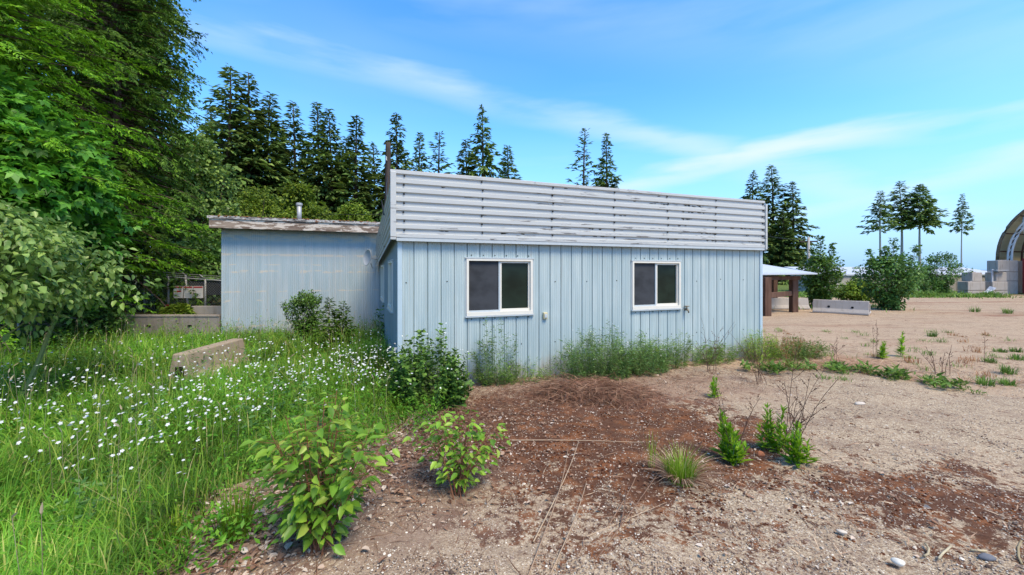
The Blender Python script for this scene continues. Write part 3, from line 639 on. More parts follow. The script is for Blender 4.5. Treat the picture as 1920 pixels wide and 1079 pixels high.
o = empty('red_box', PX(317, 577, 11.7) * np.array((1, 1, 1)) - np.array((0, 0, .07)), 'small red utility box at a fence post foot', 'utility box')
g = Geo(); g.box((0, 0, .07), (.14, .12, .13)); g.build('body', RED, o, bevel=.01)
g = Geo(); g.box((0, 0, .142), (.16, .14, .02)); g.build('lid', RED, o, bevel=.004)
g = Geo(); g.tube([(0, 0, -.35), (0, 0, .01)], .03, 7); g.build('post', GALV, o)
# chain link scrap at the far left
def link_panel(name, A, B, h, label):
    A, B = np.array(A, float), np.array(B, float); L = np.linalg.norm(B - A); d = (B - A) / L
    o = empty(name, A, label, 'fence'); g = Geo()
    for dirn in (-1, 1):
        for xx in np.arange(-h, L + h, .07):
            zs = np.linspace(0, h, 9); X_ = xx + dirn * zs; ok = (X_ >= 0) & (X_ <= L)
            if ok.sum() > 1: g.tube(np.stack([d[0] * X_[ok], d[1] * X_[ok], zs[ok]], 1), .003, 3, caps=False)
    g.build('wire_mesh', CHROME, o)
    for t in (0, .5, 1):
        g = Geo(); q = d * L * t; g.tube([(q[0], q[1], 0), (q[0], q[1], h + .05)], .025, 7); g.build('post', GALV, o, True)
    g = Geo(); g.tube([(0, 0, h), (d[0] * L, d[1] * L, h)], .02, 6); g.build('top_rail', GALV, o, True)
link_panel('chain_link_fence', (-14.5, 8.6, 0), (-11.4, 9.2, 0), .72, 'low chain link panel in the shade at the left end of the meadow')
def jersey(L, h, w0, w1, foot=.28):
    pr = [(-w0 / 2, 0), (w0 / 2, 0), (w0 / 2, h * .12), (w0 / 2 * .62, h * foot + .05), (w1 / 2, h), (-w1 / 2, h), (-w0 / 2 * .62, h * foot + .05), (-w0 / 2, h * .12)]
    return pr
def barrier(name, A, B, h, label, mat, w0=.45, w1=.17, lift=True):
    A, B = np.array(A), np.array(B); L = np.linalg.norm(B - A); rz = math.atan2(B[1] - A[1], B[0] - A[0])
    o = empty(name, A, label, 'barrier', None, rz); g = Geo(); g.prism(jersey(L, h, w0, w1), 0, L, 'x')
    ob = g.build('body', mat, o, bevel=.012)
    if lift:
        for t in (.3, .72):
            g = Geo(); y = -w0 * .23; g.tube([(L * t, -w0 / 2 * .62 - .004, h * .50), (L * t, 0, h * .50)], .045, 9); g.build('lifting_hole', BLACK, o)
    for e0, e1 in ((L, L + .035), (-.03, 0)): g = Geo(); g.span((e0, -.05, h * .25), (e1, .05, h * .8)); g.build('end_key', mat, o)
barrier('road_barrier', G(1525, 585), G(1630, 591), .54, 'pale concrete road barrier in front of the leafy bushes', CONC)
barrier('road_barrier', G(1410, 579), G(1513, 579.5), .50, 'concrete road barrier half hidden behind the open shelter posts', CONC)
A = PX(336, 664, 5.9); Bq = PX(446, 634, 7.3)
o = empty('concrete_block', (A[0], A[1], 0), 'mossy concrete barrier sunk in the tall meadow grass', 'barrier', None, math.atan2(Bq[1] - A[1], Bq[0] - A[0])); Lb = float(np.hypot(*(Bq - A)[:2]))
g = Geo(); g.prism(jersey(Lb, A[2], .5, .2), 0, Lb, 'x'); g.build('body', CONC_OLD, o, bevel=.02)
g = Geo(); g.span((-.012, -.07, .10), (.0, .05, .30)); g.build('socket', BLACK, o)

# ------------------------------------------------------------------ far right: shelter, low building, arched shelter, blocks
sh = empty('open_shelter', G(1437, 592), 'low open shelter on dark timber posts with white metal roof', 'shelter'); q0 = G(1437, 592)
def beam(nm, a, b, w, h, mat=TIMBER):
    a, b = np.array(a) - q0, np.array(b) - q0; g = Geo(); L = np.linalg.norm((b - a)[:2]); rz = math.atan2(b[1] - a[1], b[0] - a[0])
    g.box((a + b) / 2, (L, w, h), rz); g.build(nm, mat, sh, bevel=.008)
for x, y in ((1437, 592), (1488, 585)):
    q = G(x, y); g = Geo(); g.box(q - q0 + np.array((0, 0, .74)), (.25, .25, 1.52)); g.build('post', TIMBER, sh, bevel=.01)
for x, y in ((1400, 578), (1452, 575)):
    q = G(x, y); g = Geo(); g.box(q - q0 + np.array((0, 0, .74)), (.2, .2, 1.52)); g.build('post', TIMBER, sh, bevel=.01)
a, b = G(1437, 592), G(1488, 585); beam('beam', a + np.array((-2, -.3, 1.46)), b + np.array((.25, .05, 1.46)), .2, .16)
beam('rail', a + np.array((.13, 0, .80)), b + np.array((-.1, 0, .80)), .12, .2)
g = Geo(); fl, fr = PX(1330, 515, 15.6), PX(1533, 512.5, 16.6); bl, br = PX(1330, 480, 20.5), PX(1436, 496.5, 20.5)
T = np.array([fl, fr, br, bl]) - q0; Bt = T - np.array((0, 0, .05)); g.add(np.vstack([T, Bt]), np.array([(0, 1, 2, 3), (7, 6, 5, 4), (0, 4, 5, 1), (1, 5, 6, 2), (2, 6, 7, 3), (3, 7, 4, 0)])); g.build('roof', ROOFWHITE, sh)
lb = empty('low_building', (23, 36, 0), 'long low block building with white metal roof across the far side of the yard', 'building'); g = Geo()
a, b = PX(1540, 516, 34), PX(1885, 513, 38); L = np.hypot(*(b - a)[:2]); rz = math.atan2(b[1] - a[1], b[0] - a[0]); mid = (a + b) / 2
lb.location = (mid[0], mid[1], 0); lb.rotation_euler = (0, 0, rz)
g = Geo(); g.box((0, 1.5, .72), (L, 3, 1.45)); g.build('wall', CONC, lb)
for k in range(9): g = Geo(); g.span((-L / 2 + 1 + k * 2, -.02, 0), (-L / 2 + 1.05 + k * 2, -.001, 1.44)); g.build('joint', CONC_DARK, lb)
g = Geo(); g.prism([(-.08, 1.47), (3.4, 2.15), (3.4, 2.23), (-.08, 1.54)], -L / 2 - .3, L / 2 + .3, 'x'); g.build('roof', ROOFWHITE, lb)
g = Geo(); g.span((-L / 2 - .3, -.13, 1.42), (L / 2 + .3, -.085, 1.50)); g.build('gutter', GREYTRIM, lb)
# arched shelter (open end towards us)
QD = 33.0; q = PX(1871, 489, QD); rad = 5.0; cxq = q[0] + rad + .05; zs = q[2]
AX = R(-75); ar = empty('arched_shelter', (q[0] + rad * cos(AX), QD + rad * sin(AX), 0), 'arched tarpaulin shelter with white truss hoop on a concrete block wall', 'shelter', None, AX); th = np.linspace(0, pi, 33)
def arch(r, y): return np.stack([-r * np.cos(th), np.full(33, y), zs + r * 1.06 * np.sin(th) ** .9], 1)
g = Geo(); i = np.arange(32); V = np.vstack([arch(rad, 0), arch(rad, 9)]); g.add(V, np.stack([i, i + 33, i + 34, i + 1], 1)); ob = g.build('cover', TARP, ar, True)
sm = ob.modifiers.new('thickness', 'SOLIDIFY'); sm.thickness = .08; sm.offset = -1
g = Geo(); g.tube(arch(rad + .02, -.03), .10, 6); g.build('cover_edge', TARPOUT, ar, True)
for k in range(1, 6): g = Geo(); g.tube(arch(rad - .04, 9 * k / 6 ), .06, 5); g.build('hoop', TIMBER, ar, True)
for a_ in (.06, .2, .36, .55, .8):
    k = a_ * pi / 1.6; g = Geo(); x_, z_ = -(rad - .08) * cos(k), zs + (rad - .08) * 1.06 * sin(k) ** .9; g.tube([(x_, .1, z_), (x_, 9, z_)], .05, 5); g.build('purlin', TIMBER, ar)
tr = Geo(); r1, r2 = rad - .40, rad - .62; A1 = arch(r1, .35); A2 = arch(r2, .35); tr.tube(A1, .07, 6); tr.tube(A2, .07, 6)
for k in range(32): tr.tube([A1[k], A2[k + 1]], .035, 4); 
tr.build('truss', TRUSS, ar)
g = Geo(); g.tube([(-rad + 1.25, .5, zs + 3.6), (-rad + 1.3, .5, zs + 2.8), (-rad + 1.42, .5, zs + 1.7)], [.10, .17, .12], 7); g.build('torn_cover', TRUSS, ar, True)
g = Geo(); g.span((-rad + 1.15, .5, 0), (rad - 1.2, .6, zs + .15)); g.build('door', RED, ar)
g = Geo(); g.span((-rad, .3, 0), (-rad + .5, 9, zs - .02)); g.build('side_wall', CONC, ar)
g = Geo(); g.span((-rad + .5, 8.7, 0), (rad, 8.9, zs)); g.build('back_wall', TARP, ar)
g = Geo(); g.add(np.vstack([arch(rad - .1, 8.8), [[0, 8.8, 0]]]), [np.array([(k, k + 1, 33) for k in range(32)])]); g.build('end_wall', TARP, ar)
BW_ = []
def cblock(x0, y0, x1, y1, d, label, dep=.75):
    a, b = PX(x0, y1, d), PX(x1, y0, d); o = empty('concrete_block', (a[0], d, a[2]), label, 'concrete block', 'concrete blocks stacked by the arched shelter')
    w, h = b[0] - a[0], b[2] - a[2] - .02
    g = Geo(); g.span((0, 0, 0), (w, dep, h)); g.build('body', CONC, o, bevel=.04)
    g = Geo(); g.span((w * .3, dep * .3, h + .001), (w * .7, dep * .7, h + .05)); g.build('key', CONC, o, bevel=.02)
for k, (b, lab) in enumerate((
        ((1871, 488, 1909, 510, 31.6), 'upper block of the wall carrying the arched cover'),
        ((1871, 510, 1909, 527, 31.6), 'middle block of the wall carrying the arched cover'),
        ((1871, 527, 1909, 552, 31.6), 'lowest block of the wall carrying the arched cover'),
        ((1815, 545, 1848, 557.5, 30.5), 'bottom block of the left stack beside the bushes'),
        ((1815, 528, 1848, 545, 30.5), 'middle block of the left stack beside the bushes'),
        ((1823, 510.5, 1842, 528, 30.7), 'small upright block on top of the left stack beside the bushes'),
        ((1861, 545, 1890, 557.5, 30.5), 'bottom block of the right stack in front of the arched shelter'),
        ((1861, 528, 1890, 545, 30.5), 'middle block of the right stack in front of the arched shelter'),
        ((1868, 510.5, 1888, 528, 30.7), 'top block of the right stack in front of the arched shelter'))): cblock(*b, lab)
o = empty('leaning_sheet', PX(1864, 528, 30.4), 'white metal sheet leaning over the right block stack', 'metal sheet'); g = Geo()
g.box((.1, .2, .45), (.13, .06, .95), .3); g.build('upright', ROOFWHITE, o); g = Geo(); g.box((.55, .4, .86), (1.1, .9, .03), .1); g.build('top_sheet', ROOFWHITE, o)
o = empty('scrap_sheet', PX(1843, 556, 30.0), 'crumpled pale metal scrap lying at the foot of the blocks', 'scrap'); g = Geo()
xs_ = np.linspace(-.75, .75, 9); V = np.concatenate([np.stack([xs_, np.full(9, yy), .05 + np.clip(xs_ + .1, 0, 1) * .75 + .06 * np.sin(xs_ * 9 + yy * 5) + yy * .1], 1) for yy in (-.2, .0, .2)])
i = (np.arange(2)[:, None] * 9 + np.arange(8)[None]).ravel(); g.add(V, np.stack([i, i + 1, i + 10, i + 9], 1)); tag(g.build('sheet', ROOFWHITE, o), None, None).modifiers.new('thickness', 'SOLIDIFY').thickness = .03
# poles and wires
p = PX(727, 268, 19); o = empty('utility_pole', (p[0], 19, 0), 'dark leaning wooden utility pole rising behind the main building', 'utility pole')
g = Geo(); n = 24; zz = np.linspace(0, p[2], n); g.tube(np.stack([.02 * np.sin(zz), np.zeros(n), zz], 1), np.linspace(.17, .12, n), 10); g.build('pole', POLEWOOD, o, True)
g = Geo(); g.tube([(0, -.14, p[2] - .9), (0, -.22, p[2] - .85)], .03, 6); g.tube([(0, -.22, p[2] - .9), (0, -.22, p[2] - .72)], [.04, .03], 8); g.build('insulator', GALV, o)
p2 = PX(1516, 445, 40); o = empty('utility_pole', (p2[0], 40, 0), 'slim pale utility pole among the trees right of the main building', 'utility pole')
g = Geo(); g.tube([(0, 0, 0), (0, 0, p2[2])], [.17, .11], 8); g.build('pole', BARK_PALE, o, True)
g = Geo(); g.span((-.9, -.06, p2[2] - .5), (.9, .06, p2[2] - .36)); g.build('crossarm', POLEWOOD, o)
def cable(name, pts, label, r=.008, sag=.0):
    pts = np.array(pts, float); n = 14
    if len(pts) == 2:
        t = np.linspace(0, 1, n)[:, None]; P = pts[0] * (1 - t) + pts[1] * t; P[:, 2] -= sag * 4 * (t * (1 - t))[:, 0]
    else: P = pts
    g = Geo(); g.tube(P, r, 5); tag(g.build(name, CABLE, None, True), label, 'cable')
tp = np.array((p[0], 18.86, p[2] - .9)); hook = PX(733, 385, 7.4)
cable('service_cable', np.stack([PX(x, y, d) for x, y, d in ((727, 330, 18.8), (725, 345, 15), (724, 365, 10), (727, 380, 8), (728, 398, 7.7), (722, 395, 7.7), (717, 384, 7.8), (716, 375, 7.9), (719, 402, 7.6), (728, 408, 7.3), (735, 410, 7.0))]), 'black service cable looping down to the parapet side', .012)
cable('overhead_wire', [PX(150, 398, 30), PX(727, 402, 19)], 'thin overhead wire passing behind the shed roof', .012, .1)
cable('overhead_wire', [PX(1440, 443, 36), PX(1516, 450, 40)], 'thin overhead wire running to the slim pale pole', .02, .1)

# ------------------------------------------------------------------ trees
def conifer(h, r, nb, seed, spray, t0=.05, droop=.25, dens=1.0, prof=.8, up=.5, thin=0.0, width=.34, twr=.02):
    rg = rg_(seed); wd, cr = Geo(), Geo(); n = 14; zz = np.linspace(0, h, n)
    wob = np.stack([.01 * h * np.sin(zz / h * 4 + seed), .01 * h * np.cos(zz / h * 3 + seed), zz], 1); wob[:, :2] *= (zz / h)[:, None]
    wd.tube(wob, np.linspace(h * .014, h * .0015, n), 7)
    LP, LD, LN, LL = [], [], [], []
    for i in range(nb):
        t = t0 + (1 - t0) * ((i + rg.uniform(0, 1)) / nb) ** .92
        if t > .995: continue
        ln = r * ((1 - t) / (1 - t0)) ** prof * rg.uniform(.55, 1.12) + .02 * h * (1 - t)
        if rg.uniform() < thin: ln *= .4
        az = i * 2.399 + rg.normal(0, .35); el = up * t ** 1.3 - .12 + rg.normal(0, .1)
        b = np.array([np.interp(t * h, zz, wob[:, 0]), np.interp(t * h, zz, wob[:, 1]), t * h]); d = np.array([cos(az) * cos(el), sin(az) * cos(el), sin(el)])
        m = max(4, int(ln / spray * 3.2 * dens)); s = rg.uniform(.02, 1, m) ** .68; pt = b + d * ln * s[:, None]; pt[:, 2] -= droop * ln * s ** 2 * (1 - t * .8)
        bp = np.array([b + d * ln * q - np.array((0, 0, droop * ln * q * q * (1 - t * .8))) for q in (0, .4, .75, 1)]); wd.tube(bp, np.array([1, .6, .35, .1]) * twr * h * .12 * (ln / r + .3), 3, caps=False)
        sg = rg.choice([-1, 1], m); a2 = az + sg * rg.uniform(.2, 1.15, m) * (1.05 - .5 * s)
        e2 = el - 2 * droop * s * .5 + rg.normal(-.12, .22, m); LD.append(np.stack([np.cos(a2) * np.cos(e2), np.sin(a2) * np.cos(e2), np.sin(e2)], 1))
        LP.append(pt + rg.normal(0, spray * .09, (m, 3))); LL.append(spray * rg.uniform(.55, 1.25, m) * (1.15 - .45 * s) * (.55 + .45 * min(1, ln / r * 2)))
        LN.append(np.stack([rg.normal(0, .45, m), rg.normal(0, .45, m), np.ones(m)], 1))
    LL = np.concatenate(LL); cr.leaves(np.concatenate(LP), np.concatenate(LD), np.concatenate(LN), LL, LL * width, 0, .3, .18)
    return wd, cr
def conifer_fine(h, r, nb, seed, spray, per, **k):       # near conifer: each spray is itself a twig of small leaflets
    wd, c0 = conifer(h, r, nb, seed, spray, **k); rg = rg_(seed + 900); V = np.concatenate(c0.v).reshape(-1, 4, 3)
    P, T, A, B = V[:, 0], V[:, 2], V[:, 1], V[:, 3]; n = len(P); cr = Geo(); s = rg.uniform(0, 1, (n, per)); sd_ = rg.choice([-1., 1.], (n, per))
    D = T - P; side = (A - B); base = P[:, None] + D[:, None] * s[..., None]; L = np.linalg.norm(D, axis=1)
    dr = nrm(D)[:, None] + nrm(side)[:, None] * (sd_ * rg.uniform(.5, 1.2, (n, per)))[..., None] + rg.normal(0, .22, (n, per, 3))
    nn = np.cross(side, D); nn = np.where(nn[:, 2:] < 0, -nn, nn)
    cr.leaves(base.reshape(-1, 3), dr.reshape(-1, 3), (nrm(nn)[:, None] + rg.normal(0, .35, (n, per, 3))).reshape(-1, 3), (L[:, None] * rg.uniform(.18, .34, (n, per)) * (1.1 - .5 * s)).ravel(), (L[:, None] * rg.uniform(.05, .085, (n, per))).ravel(), 0, .3, .15)
    return wd, cr
def broadleaf(h, r, z0, seed, nclump, nleaf, L, Wl, clump_r, detail=0, shape=1.0, stems=1, hang=.3, wood_n=None, fill=.55, gap=0):
    """trunk with limbs; leaves gathered in clumps at the limb ends through an ovoid crown"""
    rg = rg_(seed); wd, cr = Geo(), Geo(); cents = []
    roots = [(rg.normal(0, .12 * (stems > 1) * r), rg.normal(0, .12 * (stems > 1) * r)) for _ in range(stems)]
    for k, (x, y) in enumerate(roots):
        topx, topy = (x * 3, y * 3); n = 8; t = np.linspace(0, 1, n); wd.tube(np.stack([x + (topx - x) * t + .04 * r * np.sin(t * 6 + k), y + (topy - y) * t, h * .93 * t * rg.uniform(.85, 1)], 1), np.linspace(.02, .003, n) * h / max(1, stems ** .5), 6)
    for i in range(nclump):
        t = rg.uniform(0, 1) ** .9; zc = z0 + (h - z0) * t; rad = r * np.clip(np.sin(pi * (.12 + .84 * t) ** shape), .08, 1)
        a = rg.uniform(0, 2 * pi); q = rad * rg.uniform(fill * .3, 1) ** .6; c = np.array([cos(a) * q, sin(a) * q, zc]); cents.append(c)
        if i % 2 == 0 or nclump < 60:
            b = np.array([c[0] * .1, c[1] * .1, max(zc - q * .8, z0 * .4)]); mid = (b + c) / 2 + np.array((0, 0, .06 * q)); wd.tube(np.array([b, mid, c]), np.array([.0055, .0035, .0012]) * h, 4, caps=False)
    C = np.array(cents); per = nleaf // nclump; n = per * nclump; ci = np.repeat(np.arange(nclump), per); cs = clump_r * rg.uniform(.6, 1.3, nclump)[ci]
    off_ = rg.normal(0, 1, (n, 3)) * np.array([[1, 1, .6]]); off_ *= (rg.uniform(.2, 1, n) ** .4 / np.linalg.norm(off_, axis=1))[:, None] * 1.1
    P = C[ci] + off_ * cs[:, None]; D = nrm(off_) + np.array([[0, 0, -hang]]) + rg.normal(0, .45, (n, 3)); N = np.array([[0, 0, 1.]]) + rg.normal(0, .5, (n, 3)) + .4 * nrm(off_)
    ll = L * rg.uniform(.6, 1.25, n); cr.leaves(P, D, N, ll, ll * Wl, detail, .25, .18); return wd, cr
def lobed(wd_cr, seed):                          # each leaf becomes a palm of three lobes
    wd, c0 = wd_cr; V = np.concatenate(c0.v).reshape(-1, 6, 3); n = len(V); P = V[:, 0]; D = V[:, 3] - P; Sd = nrm(V[:, 1] - V[:, 5]); L = np.linalg.norm(D, axis=1); N = np.cross(Sd, D); N = np.where(N[:, 2:] < 0, -N, N); cr = Geo()
    for a, k in ((0, 1.0), (.85, .8), (-.85, .8), (1.7, .5), (-1.7, .5)):
        d = nrm(D) * cos(a) + Sd * sin(a); cr.leaves(P + nrm(D) * L[:, None] * .12, d, N, L * k, L * k * .5, 0, .12, .2)
    return wd, cr
def tree(name, loc, geo, mats, label, cat='tree', group=None, rz=0.0, parts=('trunk', 'crown')):
    o = empty(name, loc, label, cat, group, rz); geo[0].build(parts[0], mats[0], o); geo[1].build(parts[1], mats[1], o); return o
# far conifers: a few grown shapes, then copies
H0 = 20.0
PROTO = [conifer(H0, 4.3, 190, 21, 1.05, .10, .30, 3.0, .92, .55, .15, .36), conifer(H0, 4.0, 230, 22, .95, .06, .24, 3.0, .95, .55, .08, .36),
         conifer(H0, 5.0, 190, 23, 1.15, .12, .34, 3.0, .95, .45, .15, .36), conifer(H0, 3.3, 120, 24, .85, .12, .16, 1.5, .65, .6, .35, .36),
         conifer(H0, 4.4, 260, 25, 1.0, .03, .25, 3.3, .85, .5, .05, .36)]
protos = {}; GRP = 'dark firs standing behind the buildings'
def far_fir(kind, x, ytop, d, label, wide=1.0, rz=0.0, base=0.0):
    p = PX(x, ytop, d); sc = (p[2] - base) / H0; loc = (p[0], d, base)
    if kind not in protos:
        o = tree('fir_tree', loc, PROTO[kind], (BARK, FOL['fir_far']), label, 'tree', GRP, rz); o.scale = (sc * wide * 1.18, sc * wide * 1.18, sc); protos[kind] = o; return o
    return copy_tree(protos[kind], loc, rz, (sc * wide * 1.18, sc * wide * 1.18, sc), label)
FIRS = [
 (2, 425, 122, 38, 'tallest dark fir of the row, beside the left poplar', 1.0), (0, 468, 138, 40, 'tall dark fir just right of the tallest one', 1.0),
 (4, 502, 175, 41, 'dense dark fir closing the tall group above the left end of the shed roof', 1.0), (1, 392, 205, 44, 'shorter fir showing between the poplar and the tallest fir', 1.0),
 (3, 528, 235, 48, 'small thin fir between the tall group and the next spire', 1.1),
 (0, 551, 192, 44, 'slim fir with open lower branches above the vent pipe', .95), (1, 596, 193, 44, 'fir left of a close pair above the shed roof', .95),
 (4, 621, 206, 44, 'fir right of a close pair above the shed roof', .9), (1, 669, 215, 45, 'full pointed fir midway between the vent pipe and the dark pole', 1.15),
 (0, 700, 268, 48, 'low fir filling the gap left of the dark utility pole', 1.0), (2, 743, 213, 46, 'fir right behind the dark utility pole', .85),
 (1, 785, 247, 50, 'small fir over the left end of the white parapet', .85), (3, 823, 247, 50, 'thin open fir over the left part of the parapet', 1.15),
 (0, 903, 200, 50, 'tall ragged fir with narrow tip above the left window', .85), (4, 876, 262, 50, 'lower fir leaning against the ragged tall one', .9),
 (4, 952, 275, 50, 'rounded bushy fir top over the middle of the parapet', 1.0),
 (3, 1097, 240, 54, 'nearly bare fir with dark stem above the parapet', .95), (1, 1136, 250, 54, 'leafier fir beside the nearly bare one above the parapet', .85),
 (4, 446, 215, 46, 'shadowed fir in the gap between the two tallest spires', 1.0), (1, 573, 262, 50, 'short fir low between the slim fir and the close pair', 1.1), (4, 645, 258, 50, 'short dense fir between the close pair and the full pointed fir', 1.1), (2, 520, 285, 52, 'low broad fir behind the dense fir above the shed roof end', 1.1),
 (0, 1413, 320, 58, 'fir at the right end of the parapet with one long branch', 1.0), (0, 1447, 310, 60, 'tall open fir with bare lower trunk beside the parapet end', 1.15),
 (2, 1487, 340, 58, 'broad dark fir behind the open shelter roof', .95), (4, 1470, 395, 56, 'low dense fir in front of the broad one', 1.2)]
for i, (k, x, y, d, lab, wd_) in enumerate(FIRS): far_fir(k, x, y, d, lab, wd_, i * 1.7)
# far grove with high crowns on bare stems
g1 = conifer(15.0, 2.6, 85, 41, .85, .56, .12, 2.4, .85, .5, .2, .36); g2 = conifer(15.0, 3.6, 150, 42, .95, .56, .16, 3.0, .95, .45, .1, .36)
def grove(geo, x, y, d, label, wide=1.0, rz=0.0):
    p = PX(x, y, d); o = tree('fir_tree', (p[0], d, 0), geo, (BARK_PALE, FOL['fir_far']), label, 'tree', 'high crowned firs far off on the right', rz); s_ = p[2] / 15.0; o.scale = (s_ * wide, s_ * wide, s_); return o
ga = grove(g1, 1651, 358, 62, 'open high crowned fir, left of the far group of three', 1.0); gb = grove(g2, 1725, 345, 62, 'densest high crowned fir, right of the far group of three', 1.0)
p = PX(1690, 340, 64); copy_tree(ga, (p[0], 64, 0), 2.0, (p[2] / 15 * 1.1, p[2] / 15 * 1.1, p[2] / 15), 'tallest high crowned fir, in the middle of the far group of three')
p = PX(1803, 364, 66); copy_tree(ga, (p[0], 66, 0), 4.0, (p[2] / 15 * .62, p[2] / 15 * .62, p[2] / 15), 'lone thin high crowned fir near the arched shelter')
# left: near trees
tree('spruce_tree', (-11.6, 8.2, 0), conifer_fine(11.0, 4.0, 280, 51, .60, 22, t0=.14, droop=.12, dens=1.5, prof=.5, up=.35), (BARK, FOL['bright']), 'bright fresh green spruce at the left edge with a long reaching branch', 'tree')
tree('maple_tree', (-10.6, 7.6, 0), lobed(broadleaf(5.4, 2.2, 2.0, 52, 220, 14000, .17, .85, .5, 1, .9, 1, .25), 1), (BARK, FOL['maple']), 'broad leaved maple with layered green leaves under the bright spruce', 'tree')
tree('hemlock_tree', (-11.75, 11.9, .4), conifer_fine(15.0, 2.35, 430, 53, .72, 20, t0=.09, droop=.30, dens=1.5, prof=.42, up=.25), (BARK, FOL['hemlock']), 'large dark hemlock with drooping branches over the fence', 'tree')
tree('fir_tree', (-15.6, 11.2, .2), conifer(13.0, 3.4, 260, 58, .8, .05, .25, 2.6, .5, .4, .05, .4), (BARK, FOL['hemlock']), 'dark fir filling the gap behind the bright spruce at the left edge', 'tree')
tree('poplar_tree', (-16.1, 16.5, .4), broadleaf(17.5, 2.0, 2.5, 54, 300, 30000, .17, .8, .75, 0, .75, 1, .5), (BARK, FOL['poplar']), 'tall poplar with lacy top against the sky', 'tree')
tree('poplar_tree', (-18.4, 17.5, .4), broadleaf(19.0, 3.0, 3.0, 55, 300, 26000, .19, .8, .9, 0, .75, 1, .5), (BARK, FOL['poplar']), 'taller poplar behind the hemlock, cut off by the top of the picture', 'tree')
tree('broadleaf_tree', (-15.3, 19.2, .4), broadleaf(7.6, 1.7, .6, 56, 130, 14000, .18, .8, .6, 0, .9, 2, .4), (BARK, FOL['pale']), 'pale leaved young tree beside the shed roof corner', 'tree')
tree('willow_shrub', (-6.5, 4.7, 0), broadleaf(2.45, 1.5, 1.2, 57, 130, 7500, .095, .55, .30, 1, .8, 2, .75), (GREENSTEM, FOL['pale']), 'pale glossy leaved willow sapling leaning in from the left edge', 'shrub')
LOW = [(-15.5, 24, 5.5, 2.6, 'light', 'yellow green shrub below the tallest fir'), (-11.2, 21, 5.2, 1.7, 'light', 'bright yellow green shrub over the left end of the shed roof'),
       (-12.4, 24.5, 4.8, 1.9, 'light', 'lime green shrub left of the vent pipe'), (-9.6, 24, 4.7, 2.0, 'light', 'lime green shrub right of the vent pipe'),
       (-7.8, 27, 4.9, 1.7, 'shrub', 'olive shrub midway along the shed roof'), (-6.6, 24, 4.2, 1.6, 'light', 'low lime green shrub by the foot of the dark pole')]
for i, (x, y, h, r, mt, lab) in enumerate(LOW): tree('roadside_shrub', (x, y, 0.3), broadleaf(h * 1.12, r, .4, 70 + i, 90, 9000, .17, .7, .5, 0, .9, 3, .35), (BARK, FOL[mt]), lab, 'shrub', 'light shrubs behind the shed')
UND = [(-13.5, 9.4, 0, 1.5, 1.5, 'shrub', 'dark shrub in the shade at the left edge of the meadow'), (-10.3, 9.55, 0, 1.15, .8, 'bramble', 'leafy shrub growing over the left end of the retaining wall'),
       (-9.2, 11.0, .45, .24, .3, 'light', 'low yellow green plants on top of the retaining wall'), (-7.95, 12.5, .45, .85, .42, 'light', 'yellow green shrub under the notice boards'),
       (-10.6, 13.6, .45, 2.2, 1.5, 'shrub', 'dark bushy shrub behind the fence below the hemlock'), (-14, 14, .45, 3.0, 2.2, 'shrub', 'large dark shrub behind the fence at the far left'),
       (-12.4, 18.5, .45, 3.2, 2.2, 'hemlock', 'dark shrub beyond the fence left of the shed corner'), (-16.8, 20, .45, 4, 3, 'hemlock', 'dark thicket far behind the fence under the poplars')]
for i, (x, y, z, h, r, mt, lab) in enumerate(UND): tree('bank_shrub', (x, y, z), broadleaf(h, r, .05, 90 + i, 50, 3200, .10 if h < 2 else .16, .7, min(.32, r * .4) if h < 2 else .5, 0, .9, 4, .2), (BARK, FOL[mt]), lab, 'shrub', 'shrubs about the retaining wall and fence')
# right: bushes in the yard
RB = [(1540, 578, 443, .85, 'tall leafy bush with loose top behind the shelter roof tip', 'poplar'), (1668, 581, 450, 1.2, 'large leafy bush with two upright shoots behind the pale barrier', 'shrub'),
      (1765, 553, 478, 1.35, 'bush in front of the low building, nearest the concrete blocks', 'shrub'), (1608, 566, 530, 1.0, 'low yellow green bush between the two tall ones', 'light'), (1722, 553, 508, 1.2, 'dark low bush just right of the large shooting bush', 'shrub')]
for i, (x, yb, yt, r, lab, mt) in enumerate(RB):
    b = G(x, yb); h = PX(x, yt, b[1])[2]; o = tree('yard_bush', b, broadleaf(h * (.70 if i < 2 else 1), r, .02, 120 + i, 80, 5200, .13, .7, .30, 0, 1.9 if h > 2.2 else 1.1, 5, .15), (BARK, FOL[mt]), lab, 'bush', 'leafy bushes in the yard')
    if i in (0, 1):                                       # long shoots above the bush
        rg = rg_(140 + i); cr = Geo(); wdg = Geo()
        for sx, fy in ([(-.05, 1.0), (.55, .9), (-.4, .82)] if i == 0 else [(.2, 1.03), (1.25, .92), (-.95, .86), (.6, .8), (-.2, .9)]):
            n = 330; t = rg.uniform(.25, 1, n); top = h * fy; P = np.stack([sx * (.3 + .7 * t) + rg.normal(0, 1, n) * (.05 + .22 * (1 - t)), rg.normal(0, 1, n) * (.05 + .22 * (1 - t)), top * t], 1)
            cr.leaves(P, np.stack([rg.normal(0, .7, n), rg.normal(0, .7, n), rg.uniform(-.2, .6, n)], 1), rg.normal(0, .5, (n, 3)) + np.array((0, 0, 1)), .15 * rg.uniform(.6, 1.2, n), .10, 0)
            wdg.tube([(sx * .3, 0, .2), (sx * .7, 0, top * .55), (sx, 0, top)], [.02, .012, .004], 5)
        cr.build('shoot_leaves', FOL[mt], o); wdg.build('shoot_stem', BARK, o)

